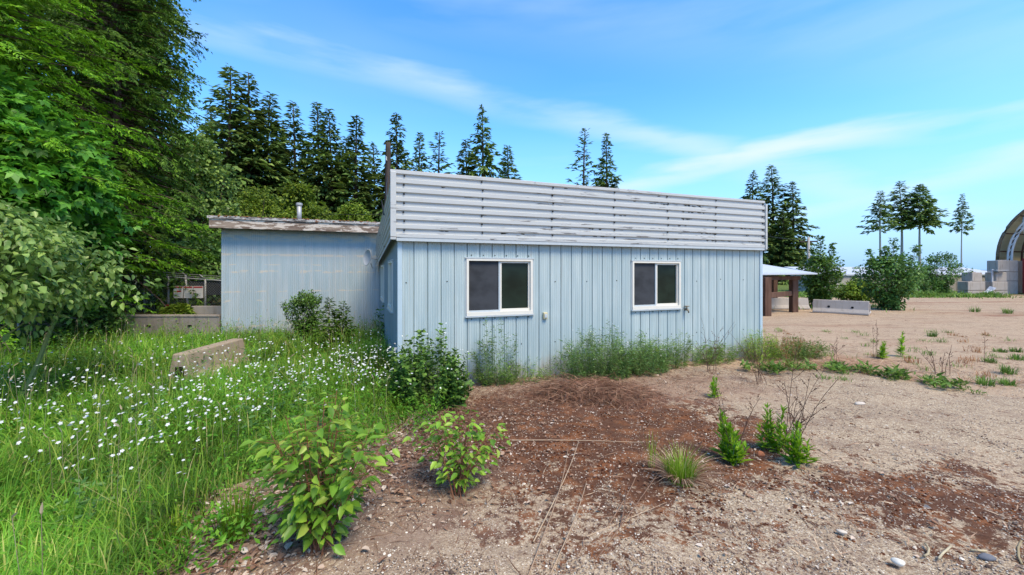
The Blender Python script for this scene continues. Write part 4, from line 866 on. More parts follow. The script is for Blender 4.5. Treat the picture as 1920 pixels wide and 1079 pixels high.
# ------------------------------------------------------------------ plants by the walls and in the foreground
def sapling(loc, h, r, n, nst, seed, label, L=.105):
    rg = rg_(seed); wd, cr = Geo(), Geo(); P, D = [], []
    for k in range(nst):
        a = rg.uniform(0, 2 * pi) if k else .3; q = r * rg.uniform(.15, .95); hh = h * (1 - .45 * (q / r) ** 2) * rg.uniform(.8, 1.0); b = np.array((rg.normal(0, .035), rg.normal(0, .035), -.02)); e = np.array((cos(a) * q, sin(a) * q, hh))
        mid = b * .4 + e * np.array((.45, .45, .55)); t = np.linspace(0, 1, 7)[:, None]; path = (1 - t) ** 2 * b + 2 * t * (1 - t) * mid + t ** 2 * e; wd.tube(path, np.linspace(.006, .0018, 7), 5)
        m = n // nst; tt = rg.uniform(.10, 1, m) ** .8; pt = np.stack([np.interp(tt, t[:, 0], path[:, i]) for i in range(3)], 1); ph = rg.uniform(0, 2 * pi, m); dd = np.stack([np.cos(ph), np.sin(ph), rg.uniform(-.35, .55, m)], 1)
        off2 = dd * rg.uniform(.01, .13, m)[:, None]
        for j in range(m):
            if np.linalg.norm(off2[j]) > .05: wd.tube([pt[j], pt[j] + off2[j]], .0012, 3, caps=False)
        P.append(pt + off2); D.append(dd + np.array((0, 0, -.25)))
    P, D = np.concatenate(P), np.concatenate(D); m = len(P); ll = L * rg.uniform(.5, 1.2, m); cr.leaves(P, D, rg.normal(0, .35, (m, 3)) + np.array((0, 0, 1)), ll, ll * .56, 1, .3, .22)
    o = empty('poplar_sapling', loc, label, 'sapling', 'young poplar saplings in the foreground'); wd.build('stem', REDSTEM, o); cr.build('foliage', FOL['sapling'], o)
sapling(G(600, 1035), 1.02, .47, 950, 24, 200, 'larger yellow green poplar sapling at the edge of the meadow grass', .078)
sapling(G(862, 922), .72, .38, 460, 15, 201, 'smaller yellow green poplar sapling standing on the gravel', .066)
def rosette(loc, h, stems, seed, label, spread=.09, L=.12):
    rg = rg_(seed); wd, cr = Geo(), Geo()
    for k in range(stems):
        a = rg.uniform(0, 2 * pi); q = spread * rg.uniform(.1, 1); hh = h * rg.uniform(.5, 1); b = np.array((cos(a) * q, sin(a) * q, -.01)); e = b * 1.5 + np.array((rg.normal(0, .02), rg.normal(0, .02), hh)); wd.tube([b, (b + e) / 2, e], [.005, .004, .002], 5)
        m = int(hh * 110); t = rg.uniform(.05, 1, m); ph = rg.uniform(0, 2 * pi, m); el = .5 + .6 * t + rg.normal(0, .15, m); P = b + (e - b) * t[:, None]
        ll = L * (1.05 - .55 * t) * rg.uniform(.7, 1.15, m); cr.leaves(P, np.stack([np.cos(ph) * np.cos(el), np.sin(ph) * np.cos(el), np.sin(el)], 1), np.stack([-np.cos(ph), -np.sin(ph), np.ones(m)], 1), ll, ll * .26, 1, .3, .12)
    o = empty('leafy_weed', loc, label, 'weed', 'bright upright weeds on the gravel'); wd.build('stem', GREENSTEM, o); cr.build('foliage', FOL['rosette'], o)
rosette(G(1366, 866), .44, 9, 210, 'bright green upright weed left of the two by the orange stone', .10)
rosette(G(1447, 848), .46, 6, 211, 'bright green upright weed just right of the orange stone', .07)
rosette(G(1497, 876), .38, 6, 212, 'bright green upright weed rightmost on the gravel, with brown dead stalks', .07)
rosette(G(1338, 745), .30, 5, 213, 'small green weed further back towards the wall', .07, .10)
rosette(G(1650, 672), .38, 4, 214, 'tall thin weed on the pad edge, with a bare stalk', .08, .13); rosette(G(1690, 668), .5, 2, 215, 'single upright weed just right of the tall thin one', .05, .12)
def stalks(loc, h, n, seed, label, r=.003, spread=.25, mat='twig', branch=5, name='dead_stalk'):
    rg = rg_(seed); g = Geo()
    for k in range(n):
        a = rg.uniform(0, 2 * pi); q = spread * rg.uniform(.1, 1); hh = h * rg.uniform(.55, 1.05); t = np.linspace(0, 1, 7)[:, None]; b = np.array((rg.normal(0, .05), rg.normal(0, .05), -.01))
        path = b + np.array((cos(a) * q, sin(a) * q, 0)) * t ** 1.6 + np.array((0, 0, hh)) * t; path += rg.normal(0, .006, (7, 3)) * t; g.tube(path, np.linspace(r, r * .4, 7), 4, caps=False)
        for j in range(branch):
            s = rg.uniform(.3, .95); p0 = np.array([np.interp(s, t[:, 0], path[:, i]) for i in range(3)]); aa = rg.uniform(0, 2 * pi); ln = h * rg.uniform(.12, .3) * (1.2 - s); p1 = p0 + np.array((cos(aa) * ln * .7, sin(aa) * ln * .7, ln * .75)); g.tube([p0, (p0 + p1) / 2 + rg.normal(0, .008, 3), p1], [r * .6, r * .45, r * .3], 3, caps=False)
            m = 3; g.lumps(p0 + (p1 - p0) * rg.uniform(.4, 1, (m, 1)), rg.uniform(.003, .007, m), rg, 1)
    o = empty(name, loc, label, 'dead weed', 'dead brown weed stalks'); g.build('stems', FOL[mat], o)
stalks(G(1488, 868), 1.05, 7, 220, 'tall dead brown stalks rising from the rightmost bright weed', .004, .35); stalks(G(1372, 862), .75, 5, 221, 'dead brown stalks rising from the left bright weed', .0035, .35)
stalks(G(1430, 720), .8, 7, 222, 'tangle of dead stalks in front of the wall corner', .004, .5); stalks(G(1330, 700), .95, 8, 223, 'thin dead stalks against the wall below the tap', .0035, .55)
stalks(G(1765, 702), .5, 7, 224, 'dead brown stalks fanning out on the pad edge at the right', .005, .32); stalks(G(1648, 672), .75, 3, 225, 'thin bare stalks above the tall weed on the pad edge', .004, .08)
stalks(G(1845, 680), .62, 1, 226, 'single bare stalk standing on the brown gravel at the right', .004, .05, branch=3); stalks(G(1560, 680), .6, 5, 227, 'dead stalks right of the wall corner among green weeds', .0035, .3)
stalks(G(1480, 690), .7, 6, 228, 'reddish dead stalks beside the right end of the wall', .0035, .35, 'rust'); stalks(G(1400, 655), .6, 6, 229, 'dark dead stalks against the right end of the blue wall', .0035, .35)
def tuft(loc, h, n, r, seed, label, mat='tuft', w=.006, bend=.7, grp='grass tufts on the gravel', dry=0):
    rg = rg_(seed); g = Geo(); a = rg.uniform(0, 2 * pi, n); q = r * np.sqrt(rg.uniform(0, 1, n)); P = np.stack([np.cos(a) * q, np.sin(a) * q, np.full(n, -.01)], 1); g.blades(P, h * rg.uniform(.5, 1.1, n), a + rg.normal(0, .6, n), bend * rg.uniform(.1, 1.1, n), w * rg.uniform(.6, 1.2, n))
    o = empty('grass_tuft', loc, label, 'grass tuft', grp); g.build('blades', FOL[mat], o)
    if dry:
        g = Geo(); n = dry; a = rg.uniform(0, 2 * pi, n); P = np.stack([np.cos(a) * r, np.sin(a) * r, np.full(n, .015)], 1); g.blades(P, h * rg.uniform(.4, .8, n), a, rg.uniform(1.0, 1.7, n), w); g.build('dead_blades', FOL['straw'], o)
tuft(G(1277, 900), .30, 260, .10, 240, 'yellow green grass tuft with a skirt of straw in the foreground', dry=160)
tuft(G(1222, 872), .34, 18, .04, 241, 'few tall yellow blades just left of the strawy tuft', bend=.3)
tuft(G(440, 1010), .38, 150, .10, 242, 'upright yellow green tuft at the left of the larger sapling', w=.008, bend=.4)
tuft(G(330, 1010), .20, 120, .12, 243, 'small light tuft among the dead leaves by the meadow edge', w=.008)
for k, (x, y, h, lab) in enumerate(((1828, 585, .28, 'small green tuft on the brown yard below the concrete blocks'), (1890, 588, .30, 'wider green tuft on the brown yard below the arched shelter'), (1748, 631, .16, 'lone tiny tuft in the middle of the bare brown yard'),
        (1905, 660, .14, 'flat tuft at the right picture edge'), (1908, 676, .16, 'green tuft at the right picture edge, just below the flat one'), (1890, 700, .18, 'green tuft between the two right edge dead stalks'), (1848, 722, .16, 'light tuft just beyond the pad edge at the right'),
        (1890, 722, .14, 'light tuft on the brown gravel nearest the lower right edge'), (1875, 660, .10, 'tiny dark tuft right of the single bare stalk'), (1855, 680, .12, 'tuft at the foot of the single bare stalk'))): tuft(G(x, y), h, 90, .16 if y < 600 else .10, 250 + k, lab, 'weed', .012, .8)
def clump(loc, h, rx, ry, n, seed, label, mat, L=.05, wl=.3, flowers=0, name='weed_clump', grp='weeds growing along the blue wall', rz=0.0, detail=0, stems=40, dome=.6, lean=.5):
    rg = rg_(seed); wd, cr = Geo(), Geo(); P, D = [], []; tops = []
    for k in range(stems):
        a = rg.uniform(0, 2 * pi); q = np.sqrt(rg.uniform(0, 1)); bx, by = cos(a) * q * rx, sin(a) * q * ry; hh = h * (1 - dome * q * q) * rg.uniform(.65, 1.08); b = np.array((bx * (1 - lean * .5), by * (1 - lean * .5), -.02)); e = np.array((bx * (1 + lean * .3) + rg.normal(0, .03), by + rg.normal(0, .03), hh))
        wd.tube([b, (b + e) / 2 + rg.normal(0, .015, 3), e], [.003, .0025, .0012], 3, caps=False); tops.append(e); m = n // stems; t = rg.uniform(.02, 1, m); P.append(b + (e - b) * t[:, None] + rg.normal(0, .4 * L, (m, 3)))
        ph = rg.uniform(0, 2 * pi, m); D.append(np.stack([np.cos(ph), np.sin(ph), rg.uniform(-.2, 1, m)], 1))
    P, D = np.concatenate(P), np.concatenate(D); m = len(P); ll = L * rg.uniform(.5, 1.3, m); cr.leaves(P, D, rg.normal(0, .5, (m, 3)) + np.array((0, 0, 1)), ll, ll * wl, detail, .3, .15)
    o = empty(name, loc, label, 'weeds' if name == 'weed_clump' else 'shrub', grp, rz); wd.build('stem', GREENSTEM, o); cr.build('foliage', FOL[mat], o)
    if flowers:
        g = Geo(); tp_ = np.array(tops)[rg.integers(0, len(tops), flowers)] + rg.normal(0, .04, (flowers, 3)); flower_cards(g, tp_, .010, rg); tag(g.build('flowers', FOL['petal'], o), None, None, kind='stuff')
def flower_cards(g, P, r, rg, petals=5):
    n = len(P); ph = rg.uniform(0, 2 * pi, n); tilt = nrm(rg.normal(0, .45, (n, 3)) + np.array((.0, -.35, 1.0))); a1 = nrm(np.cross(tilt, np.array((0.3, 1., 0)))); a2 = np.cross(tilt, a1); rr_ = r * rg.uniform(.7, 1.25, n)
    for k in range(petals):
        a = ph + k * 2 * pi / petals; d = a1 * np.cos(a)[:, None] + a2 * np.sin(a)[:, None]; g.leaves(P, d, tilt, rr_, rr_ * .9, 0, .1, .05)
clump(G(800, 758), .98, .52, .38, 5200, 300, 'dense bramble bush with white flowers at the left corner of the blue building', 'bramble', .062, .6, 60, 'bramble_bush', None, 0, 1, 60, .55, .3)
clump(BW(1.45, -.25), 1.1, .36, .2, 2200, 301, 'tall sparse feathery weed below the left window', 'feather', .05, .22, 12, rz=ANG, stems=16, dome=.5)
clump(BW(1.75, -.2), .35, .75, .2, 1700, 302, 'low grassy weeds at the wall foot under the left window', 'weed', .07, .16, 0, rz=ANG, stems=70, dome=.4)
clump(BW(3.05, -.42), .86, .70, .38, 8500, 303, 'thick feathery green clump with white flowers between the two windows', 'feather', .055, .2, 70, rz=ANG, stems=120, dome=.5)
clump(BW(3.95, -.42), .66, .52, .32, 6000, 304, 'thick feathery green clump just right of the flowering one', 'feather', .055, .2, 20, rz=ANG, stems=90, dome=.55)
clump(BW(4.75, -.25), .66, .55, .24, 2800, 305, 'loose weeds at the wall foot below the right window', 'weed', .05, .2, 22, rz=ANG, stems=45, dome=.4)
clump(BW(5.7, -.25), .40, .6, .22, 1800, 306, 'short yellowish weeds at the wall foot right of the tap', 'weed', .06, .2, 8, rz=ANG, stems=60, dome=.3)
clump(BW(6.75, -.35), .60, .36, .30, 2300, 307, 'bright grassy clump at the right end of the blue wall', 'tuft', .09, .1, 0, rz=ANG, stems=90, dome=.4)
clump(BW(7.75, -.2), .42, .6, .5, 2300, 308, 'rusty brown and green weeds past the right end of the wall', 'rust', .05, .2, 0, rz=ANG, stems=100, dome=.4)
clump(BW(7.5, -.55), .38, .75, .3, 2200, 309, 'yellow green weeds in front of the rusty ones by the wall end', 'weed', .06, .2, 0, rz=ANG, stems=80, dome=.3)
clump(BW(.45, -.2), .85, .35, .2, 1800, 310, 'flowering wisps against the wall between bramble and left window', 'feather', .045, .25, 45, rz=ANG, stems=22, dome=.4)
clump(BW(-.15, 3.6), .9, .12, .16, 260, 311, 'thin leafy weed growing up the shaded side wall', 'shrub', .09, .5, 0, rz=ANG, stems=4, dome=.2)
# shrubs at the shed
b = G(572, 640); tree('shed_shrub', b, broadleaf(1.16, .44, .02, 320, 80, 5600, .058, .6, .11, 0, 2.2, 3, .1), (BARK, FOL['bramble']), 'bushy cone shaped shrub against the shed wall', 'shrub')
for k, (x, y, h, lab) in enumerate(((617, 652, 1.12, 'small spruce seedling right of the cone shaped shrub'), (643, 650, 1.02, 'small spruce seedling nearest the main building side wall'))):
    tree('spruce_seedling', G(x, y), conifer(h, .42, 90, 330 + k, .13, .02, .05, 2.2, .7, .6, 0, .3), (BARK, FOL['hemlock']), lab, 'seedling', 'spruce seedlings by the shed')

# ------------------------------------------------------------------ meadow (uncountable)
MEADOW = [(-2.1, 1.3), (-1.85, 2.25), (-2.25, 3.0), (-2.2, 3.35), (-1.75, 3.6), (-1.35, 4.05), (-1.15, 4.7), (-1.62, 5.75), (-3.75, 11.4), (-7.45, 10.15), (-13.6, 10.15), (-13.6, 4), (-5.5, 1.2)]
def sample(poly, n, rg, dens):
    lo = np.min(poly, 0); hi = np.max(poly, 0); p = rg.uniform(lo, hi, (n, 2)); p = p[in_poly(p, poly)]; return p[rg.uniform(0, 1, len(p)) < dens(p)]
def vis(p, mg=.12): return (np.abs(p[:, 0]) < (1.2857 + mg) * p[:, 1] + .5)
rg = rg_(400)
p = sample(MEADOW, 460000, rg, lambda p: np.clip((3.0 / np.hypot(p[:, 0], p[:, 1])) ** 1.35, .05, 1) * (.45 + .55 * vnoise(p[:, 0] * 2.3 + 50, p[:, 1] * 2.3, 9)) * vis(p)); n = len(p)
d = np.hypot(p[:, 0], p[:, 1]); hn = vnoise(p[:, 0] * .8 + 40, p[:, 1] * .8 + 7, 10); hh = (.17 + .46 * hn ** 1.3) * rg.uniform(.45, 1.2, n)
ed = np.clip((-1.2 - p[:, 0] - .0) / 1.0, .45, 1); hh *= ed; hh *= np.where(p[:, 1] > 9, .7, 1)
a = vnoise(p[:, 0] * 1.1, p[:, 1] * 1.1, 12) * 5 + rg.normal(0, 1.1, n); g = Geo()
g.blades(np.column_stack([p, gz(p[:, 0], p[:, 1]) - .01]), hh, a, rg.uniform(.15, 1.35, n), (.0048 + .0009 * d) * rg.uniform(.6, 1.3, n))
tag(g.build('meadow_grass', FOL['grass']), 'tall lush green meadow grass left of the buildings', 'grass', kind='stuff')
n = 2600; p = sample(MEADOW, 30000, rg, lambda p: np.clip((3.5 / np.hypot(p[:, 0], p[:, 1])) ** 1.2, .05, .6) * .5 * vis(p)); n = len(p); g = Geo()
g.blades(np.column_stack([p, np.zeros(n)]), rg.uniform(.38, .80, n), rg.uniform(0, 6.28, n), rg.uniform(.05, 1.0, n), .0035 + .0006 * p[:, 1])
tag(g.build('tall_meadow_stems', FOL['tuft']), 'taller thin yellowish grass stems standing above the meadow', 'grass', kind='stuff')
g = Geo(); p = sample(MEADOW, 150000, rg, lambda p: np.clip(1.25 - np.hypot((p[:, 0] + 2.1) / 1.5, (p[:, 1] - 4.2) / 1.1), .10, 1) * vis(p)); n = len(p)
a = rg.uniform(0, 2 * pi, n); L = rg.uniform(.02, .055, n) * (.7 + .06 * p[:, 1]); e = rg.uniform(-.2, .9, n)
g.leaves(np.column_stack([p, rg.uniform(.03, 1, n) ** .6 * .42 * np.clip((-.9 - p[:, 0]) / .9, .45, 1) * (.5 + vnoise(p[:, 0] * 2.6, p[:, 1] * 2.6, 21))]), np.stack([np.cos(a), np.sin(a), e], 1), rg.normal(0, .4, (n, 3)) + np.array((0, 0, 1)), L, L * .5, 0)
n = 2600; p = np.concatenate([np.column_stack([rg.normal(cx_, sx_, n // 4), rg.normal(cy_, sy_, n // 4)]) for cx_, cy_, sx_, sy_ in ((-1.95, 3.35, .2, .25), (-1.5, 3.85, .22, .15), (-1.75, 2.45, .14, .2), (-1.0, 4.5, .12, .2))]); n = len(p); a = rg.uniform(0, 2 * pi, n); L = rg.uniform(.02, .06, n)
g.leaves(np.column_stack([p, rg.uniform(.02, .24, n)]), np.stack([np.cos(a), np.sin(a), rg.uniform(-.1, 1.2, n)], 1), rg.normal(0, .4, (n, 3)) + np.array((0, 0, 1)), L, L * .38, 0)
tag(g.build('meadow_herbs', FOL['cover']), 'leafy clover like herbs growing through the meadow edge', 'ground cover', kind='stuff')
g = Geo(); gst = Geo(); P = []
for cx_, cy_, sx_, sy_, m in ((-2.3, 4.9, .7, .5, 190), (-1.9, 5.4, .45, .4, 170), (-3.6, 4.6, 1.0, .6, 150), (-3.0, 3.6, .5, .35, 90), (-5.6, 4.8, 1.1, .6, 80), (-4.6, 6.4, 1.6, .8, 90), (-3.3, 7.5, .8, 1.2, 50), (-2.5, 3.35, .22, .2, 30), (-4.0, 3.2, .5, .3, 60), (-3.0, 2.75, .4, .25, 45), (-5.0, 4.2, .8, .5, 60)):
    P.append(np.column_stack([rg.normal(cx_, sx_, m), rg.normal(cy_, sy_, m)]))
P = np.concatenate(P); P = P[in_poly(P, MEADOW)]; n = len(P); P = np.column_stack([P, rg.uniform(.36, .68, n)]); flower_cards(g, P, .0138, rg)
k = rg.uniform(0, 1, n) < .35; flower_cards(g, P[k] + rg.normal(0, .03, (k.sum(), 3)), .014, rg)
tag(g.build('white_wildflowers', FOL['petal']), 'small white wildflowers scattered over the meadow grass', 'flowers', kind='stuff')
g2 = Geo(); pw = sample(MEADOW, 420, rg, lambda p: .55 * vis(p)); pw = pw[(pw[:, 1] > 2.6) & (pw[:, 0] < -1.5)]
for q in pw:                                        # coarser leafy weeds standing through the grass
    m = 46; h = rg.uniform(.35, .72); t = rg.uniform(.1, 1, m); a = rg.uniform(0, 2 * pi, m); st_ = rg.integers(0, 4, m); ox = rg.normal(0, .10, 4)[st_]; oy = rg.normal(0, .10, 4)[st_]; L = rg.uniform(.045, .11) * (1.15 - .6 * t)
    g2.leaves(np.column_stack([q[0] + ox * (.4 + t), q[1] + oy * (.4 + t), h * t]), np.stack([np.cos(a), np.sin(a), rg.uniform(-.1, .9, m)], 1), rg.normal(0, .35, (m, 3)) + np.array((0, 0, 1)), L, L * rg.uniform(.25, .5), 0)
tag(g2.build('meadow_weeds', FOL['feather']), 'coarse leafy weeds standing up through the meadow grass', 'weeds', kind='stuff')
n = 90; p = sample(MEADOW, 1600, rg, lambda p: np.full(len(p), .3) * vis(p)); n = len(p); g = Geo(); P = np.column_stack([p, rg.uniform(.45, .72, n)])
g.leaves(P, np.column_stack([rg.normal(0, .5, (n, 2)), np.ones(n)]), rg.normal(0, 1, (n, 3)), .06, .014, 1)
for q in P: gst.tube([(q[0] + rg.normal(0, .05), q[1], 0), (q[0], q[1], q[2] + .01)], .0016, 3, caps=False)
V = gst; g.v += V.v; g.f += [(f_ + g.n, m_) for f_, m_ in V.f]; g.n += V.n
tag(g.build('grass_seed_heads', FOL['seed']), 'pale feathery grass seed heads above the meadow', 'grass', kind='stuff')
o = empty('yellow_flower', G(188, 712), 'single yellow flower in the meadow left of the sunken barrier', 'flower'); g = Geo(); z_ = .62 * 1.0
zq = .10; g.tube([(0, 0, 0), (.01, 0, zq)], .003, 4); g.build('stem', GREENSTEM, o); g = Geo(); flower_cards(g, np.array([(.01, 0, zq)] * 3), .035, rg, 7); g.build('petals', FOL['yellow'], o); o.location.z = .12
# ------------------------------------------------------------------ loose cover on the gravel (uncountable)
n = 70000; yy = 2.0 + 5.0 * rg.uniform(0, 1, n) ** 1.7; xx = rg.uniform(-1, 1, n) * (yy * 1.35 + .3); keep = (xx > -1.9) & ~in_poly(np.column_stack([xx, yy]), MEADOW); xx, yy = xx[keep], yy[keep]; n = len(xx)
g = Geo(); g.lumps(np.column_stack([xx, yy, gz(xx, yy) + .013]), rg.uniform(.0022, .0075, n) * (1 + 1.0 * (rg.uniform(0, 1, n) > .97)), rg, .6)
m = M('loose_stone'); c = m.ramp(m.island(), [(0, (.07, .045, .035)), (.25, (.20, .14, .11)), (.6, (.36, .28, .21)), (.9, (.50, .42, .33)), (1, (.70, .63, .53))])
tag(g.build('loose_gravel', m.done(c, .9, .15)), 'loose pale pebbles over the gravel pad', 'gravel', kind='stuff')
n = 1500; q = np.column_stack([rg.normal(.7, 1.1, n), rg.normal(4.2, .8, n)]); q2 = np.column_stack([rg.normal(3.4, .8, 160), rg.normal(2.8, .25, 160)]); q = np.concatenate([q, q2]); q = q[(q[:, 1] > 2.1) & ~in_poly(q, MEADOW) & (vnoise(q[:, 0] * 2.4 + 20, q[:, 1] * 2.4, 14) > .46)]; n = len(q)
g = Geo()
for rep in range(3): qq = q + rg.normal(0, .022, (n, 2)); g.lumps(np.column_stack([qq, gz(qq[:, 0], qq[:, 1]) + .012]), rg.uniform(.004, .015, n), rg, .6)
m = M('red_moss'); c = m.ramp(m.island(), [(0, (.05, .018, .012)), (.6, (.10, .035, .017)), (1, (.20, .075, .028))]); tag(g.build('moss_clumps', m.done(c, .95, .05, m.noise(m.pos(False), 160, 3), .8, .01)), 'clumps of dried red brown moss on the gravel pad', 'moss', kind='stuff')
def flakes(g, c, s, n, L=.05):
    P = np.column_stack([rg.normal(c[0], s[0], n), rg.normal(c[1], s[1], n)]); P = P[P[:, 1] > 1.9]; n = len(P); a = rg.uniform(0, 2 * pi, n); ll = L * rg.uniform(.45, 1.4, n)
    g.leaves(np.column_stack([P, gz(P[:, 0], P[:, 1]) + .012 + rg.uniform(0, .02, n)]), np.stack([np.cos(a), np.sin(a), rg.uniform(-.05, .35, n)], 1), rg.normal(0, .35, (n, 3)) + np.array((0, 0, 1)), ll, ll * rg.uniform(.35, .7, n), 1, .5, .2)
g = Geo(); flakes(g, (-1.75, 2.65), (.32, .45), 1300, .05); flakes(g, (-1.1, 3.6), (.45, .4), 900, .045); flakes(g, (-.6, 4.3), (.55, .5), 700, .038); flakes(g, (.6, 4.2), (1.5, 1.0), 700, .03); flakes(g, (1.6, 6.2), (1.6, .5), 260, .04); flakes(g, (3.2, 2.9), (1.2, .5), 240, .025); flakes(g, (1.8, 3.4), (.9, .4), 200, .035)
tag(g.build('leaf_litter', FOL['litter']), 'pale dead leaves scattered along the meadow edge and gravel', 'leaf litter', kind='stuff')
def thatch(g, c, s, n, L, zmax, w=.0025, seed=0):
    P = np.column_stack([rg.normal(c[0], s[0], n), rg.normal(c[1], s[1], n)]); n = len(P); rr_ = np.hypot((P[:, 0] - c[0]) / (2.2 * s[0]), (P[:, 1] - c[1]) / (2.2 * s[1])); z = np.clip(1 - rr_ ** 2, 0, 1) * zmax
    P = np.column_stack([P, gz(P[:, 0], P[:, 1]) + .012 + z * rg.uniform(.2, 1, n)]); a = rg.uniform(0, 2 * pi, n); g.leaves(P, np.stack([np.cos(a), np.sin(a), rg.normal(-.1, .22, n)], 1), rg.normal(0, .5, (n, 3)) + np.array((0, 0, 1)), L * rg.uniform(.5, 1.3, n), w * rg.uniform(.7, 1.4, n), 0, .1, .12)
g = Geo(); thatch(g, (1.15, 5.55), (.50, .26), 3800, .32, .20, .006); o = tag(g.build('dead_grass_heap', FOL['duff']), 'low heap of brown dead grass on the gravel in front of the feathery weeds', 'dead grass', kind='stuff')
g = Geo()
for c, s, n, L, z in (((.2, 5.5), (.7, .4), 1500, .22, .05), ((-.5, 4.6), (.4, .5), 2400, .2, .07), ((2.6, 6.4), (1.2, .45), 1600, .2, .05), ((-1.0, 3.5), (.55, .5), 2600, .2, .05), ((-1.75, 2.6), (.4, .45), 1300, .22, .04), ((3.9, 6.9), (1.0, .5), 700, .2, .05), ((1.9, 3.6), (.9, .35), 500, .16, .02), ((3.0, 2.4), (1.2, .4), 380, .14, .015), ((1.0, 4.0), (1.4, .8), 600, .2, .02)): thatch(g, c, s, n, L, z, .0045)
g_s = Geo()
for c, s_, n, L in (((5.6, 7.3), (.8, .35), 900, .20), ((7.2, 7.2), (1.2, .3), 700, .16), ((9.2, 7.0), (1.6, .4), 600, .16), ((11.5, 9), (2.5, .8), 500, .2), ((6.2, 8.6), (.9, .5), 500, .2), ((3.2, 3.1), (1.2, .5), 250, .13), ((1.6, 2.7), (1.0, .4), 200, .16)): thatch(g_s, c, s_, n, L, .06, .006)
tag(g_s.build('straw_scatter', FOL['straw']), 'straw coloured dry grass lying past the wall end and along the pad edge', 'dead grass', kind='stuff')
tag(g.build('brown_thatch', FOL['duff']), 'matted brown dead grass and twigs on the ground', 'dead grass', kind='stuff')
g = Geo()
for (x0, y0, x1, y1, bow) in ((990, 1085, 1065, 842, .05), (1030, 1085, 1100, 905, .03), (1095, 1085, 1262, 850, .02), (1140, 990, 1195, 890, .03), (1000, 1020, 1085, 830, .04), (1100, 1010, 1250, 945, .0), (960, 828, 1200, 832, .01), (1160, 1000, 1165, 905, .04)):
    A_, B_ = G(x0, y0), G(x1, y1); t = np.linspace(0, 1, 10)[:, None]; P = A_ * (1 - t) + B_ * t; P[:, 2] += .012 + np.sin(t[:, 0] * pi) * .10 * bow * 10; P[:, 0] += np.sin(t[:, 0] * pi) * bow; g.tube(P, np.linspace(.0048, .002, 10), 4, caps=False)
tag(g.build('dry_grass_stems', FOL['straw']), 'long pale dry grass stems arching over the gravel in the foreground', 'dead grass', kind='stuff')
# weeds along the broken edge of the pad
g = Geo(); pts = []
E = np.array([e[:2] for e in edge]); cum = np.concatenate([[0], np.cumsum(np.linalg.norm(np.diff(E, axis=0), axis=1))])
for k in range(46):
    s = rg.uniform(0, cum[-1] * .8) ; c = np.array([np.interp(s, cum, E[:, 0]), np.interp(s, cum, E[:, 1])]) + rg.normal(0, .13, 2) + np.array((0, .10)); m = int(rg.uniform(8, 45)); h = .10 * rg.uniform(.4, 2.0)
    q_ = c + rg.normal(0, .055, (m, 2)); ph = rg.uniform(0, 2 * pi, m); L = h * rg.uniform(.4, 1.0, m)
    g.leaves(np.column_stack([q_, rg.uniform(0, .6, m) * h]), np.stack([np.cos(ph), np.sin(ph), rg.uniform(.1, 1.2, m)], 1), rg.normal(0, .4, (m, 3)) + np.array((0, 0, 1)), L, L * .3, 0)
    if k % 3 == 0: g.blades(np.column_stack([q_[:12], np.zeros(min(m, 12))]), h * rg.uniform(.6, 2.0, min(m, 12)), ph[:12], rg.uniform(.2, 1.2, min(m, 12)), .006)
tag(g.build('edge_weeds', FOL['weed']), 'low green weeds following the broken edge of the gravel pad', 'weeds', kind='stuff')
g = Geo(); g2 = Geo()
for k in range(70):
    y_ = rg.uniform(6.3, 11.5); x_ = rg.uniform(.62, 1.25) * y_; m = int(rg.uniform(8, 45)); h = rg.uniform(.05, .16)
    (g if rg.uniform() < .55 else g2).blades(np.column_stack([np.array((x_, y_)) + rg.normal(0, .06, (m, 2)), np.full(m, -.01)]), h * rg.uniform(.5, 1.3, m), rg.uniform(0, 2 * pi, m), rg.uniform(.2, 1.2, m), .008 * rg.uniform(.6, 1.3, m))
tag(g.build('yard_weeds', FOL['weed']), 'sparse small green weeds dotted over the brown yard', 'weeds', kind='stuff'); tag(g2.build('dry_yard_weeds', FOL['rust']), 'sparse dry rusty weeds dotted over the brown yard', 'weeds', kind='stuff')
g = Geo(); n = 9000; P = np.column_stack([rg.uniform(19, 34, n), rg.normal(28.4, .8, n), np.zeros(n)]); g.blades(P, rg.uniform(.06, .55, n) * vnoise(P[:, 0] * .9, P[:, 1] * .9, 31) * 1.3, rg.uniform(0, 6.28, n), rg.uniform(.2, 1.2, n), .05)
n = 900; P2 = np.column_stack([rg.uniform(11.5, 18, n), rg.normal(19.3, .6, n), np.zeros(n)]); g.blades(P2, rg.uniform(.05, .3, n), rg.uniform(0, 6.28, n), rg.uniform(.1, .8, n), .03)
tag(g.build('verge_grass', FOL['weed']), 'strip of green grass at the foot of the far bushes and blocks', 'grass', kind='stuff')
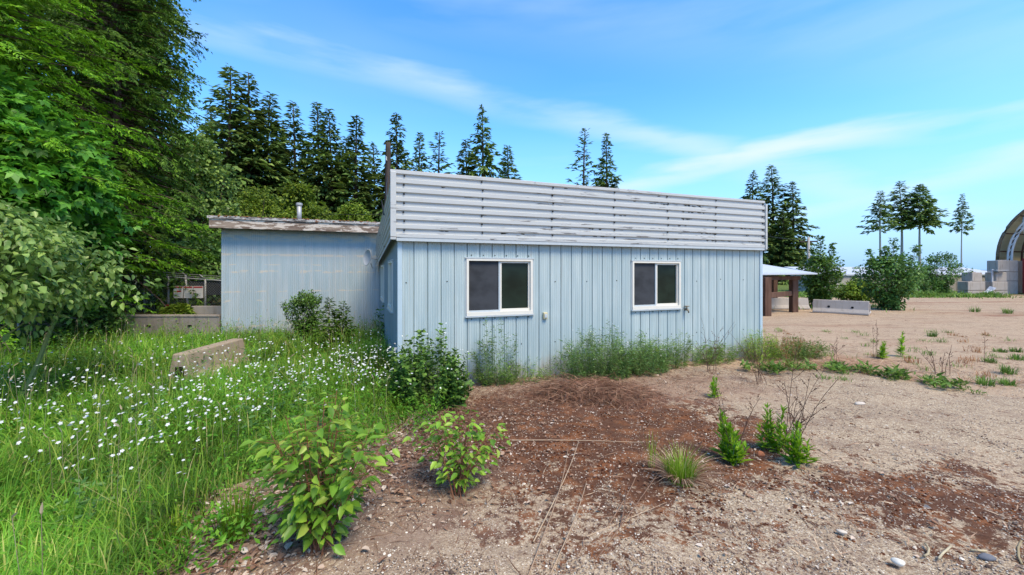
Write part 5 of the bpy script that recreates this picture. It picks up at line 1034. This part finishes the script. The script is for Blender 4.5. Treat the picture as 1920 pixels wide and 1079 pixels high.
# single stones
def stone(x, y, r, col, label, sq=(1, .7, .55), seed=0, rz=0):
    p = G(x, y); rg2 = rg_(seed); bm = bmesh.new(); bmesh.ops.create_icosphere(bm, subdivisions=3, radius=1)
    for v in bm.verts: k = 1 + .10 * sin(v.co.x * 3 + seed) * cos(v.co.y * 3.3 + seed * 2) + .05 * sin(v.co.z * 5 + seed); v.co = (v.co.x * r * sq[0] * k, v.co.y * r * sq[1] * k, v.co.z * r * sq[2] * k)
    me = bpy.data.meshes.new('stone'); bm.to_mesh(me); bm.free(); me.materials.append(plain('stone_surface', col, .8, .2, .2, 30))
    for q in me.polygons: q.use_smooth = True
    o = bpy.data.objects.new('stone', me); COL.objects.link(o); o.location = (p[0], p[1], r * sq[2] * .7 + .01); o.rotation_euler = (0, 0, rz); tag(o, label, 'stone')
stone(1684, 1062, .030, (.66, .62, .54), 'smooth egg shaped white stone in the lower right foreground', (1, .75, .7), 1, -.5)
stone(1850, 1053, .040, (.13, .135, .155), 'smooth dark grey oval stone in the lower right foreground', (1, .5, .5), 2, -.2)
stone(1426, 858, .035, (.42, .15, .07), 'orange brown stone between the bright weeds', (1, .8, .8), 3, .3)
stone(1612, 760, .06, (.5, .43, .36), 'pale flat stone on the middle of the pad', (1.2, .6, .3), 4, .1)
stone(1626, 588, .12, (.6, .55, .5), 'pale rubble lump at the right foot of the pale barrier', (1.3, .8, .5), 5, 0)
stone(1578, 1003, .022, (.55, .47, .38), 'small buff pebble on the moss in the right foreground', (1.3, .7, .6), 6, -.6)
g = Geo()
for pts in ([(1735, 1020), (1742, 1030), (1740, 1040), (1733, 1043)], [(1760, 1048), (1768, 1038), (1783, 1025)], [(1915, 1015), (1909, 1028), (1910, 1045), (1916, 1058)], [(1820, 1032), (1850, 1034)]):
    P = np.array([G(*q, .02) for q in pts]); P[:, 2] = .022; g.tube(P, .006, 6)
tag(g.build('dry_roots', FOL['seed']), 'bleached dry root pieces lying in the lower right foreground', 'roots', kind='stuff')
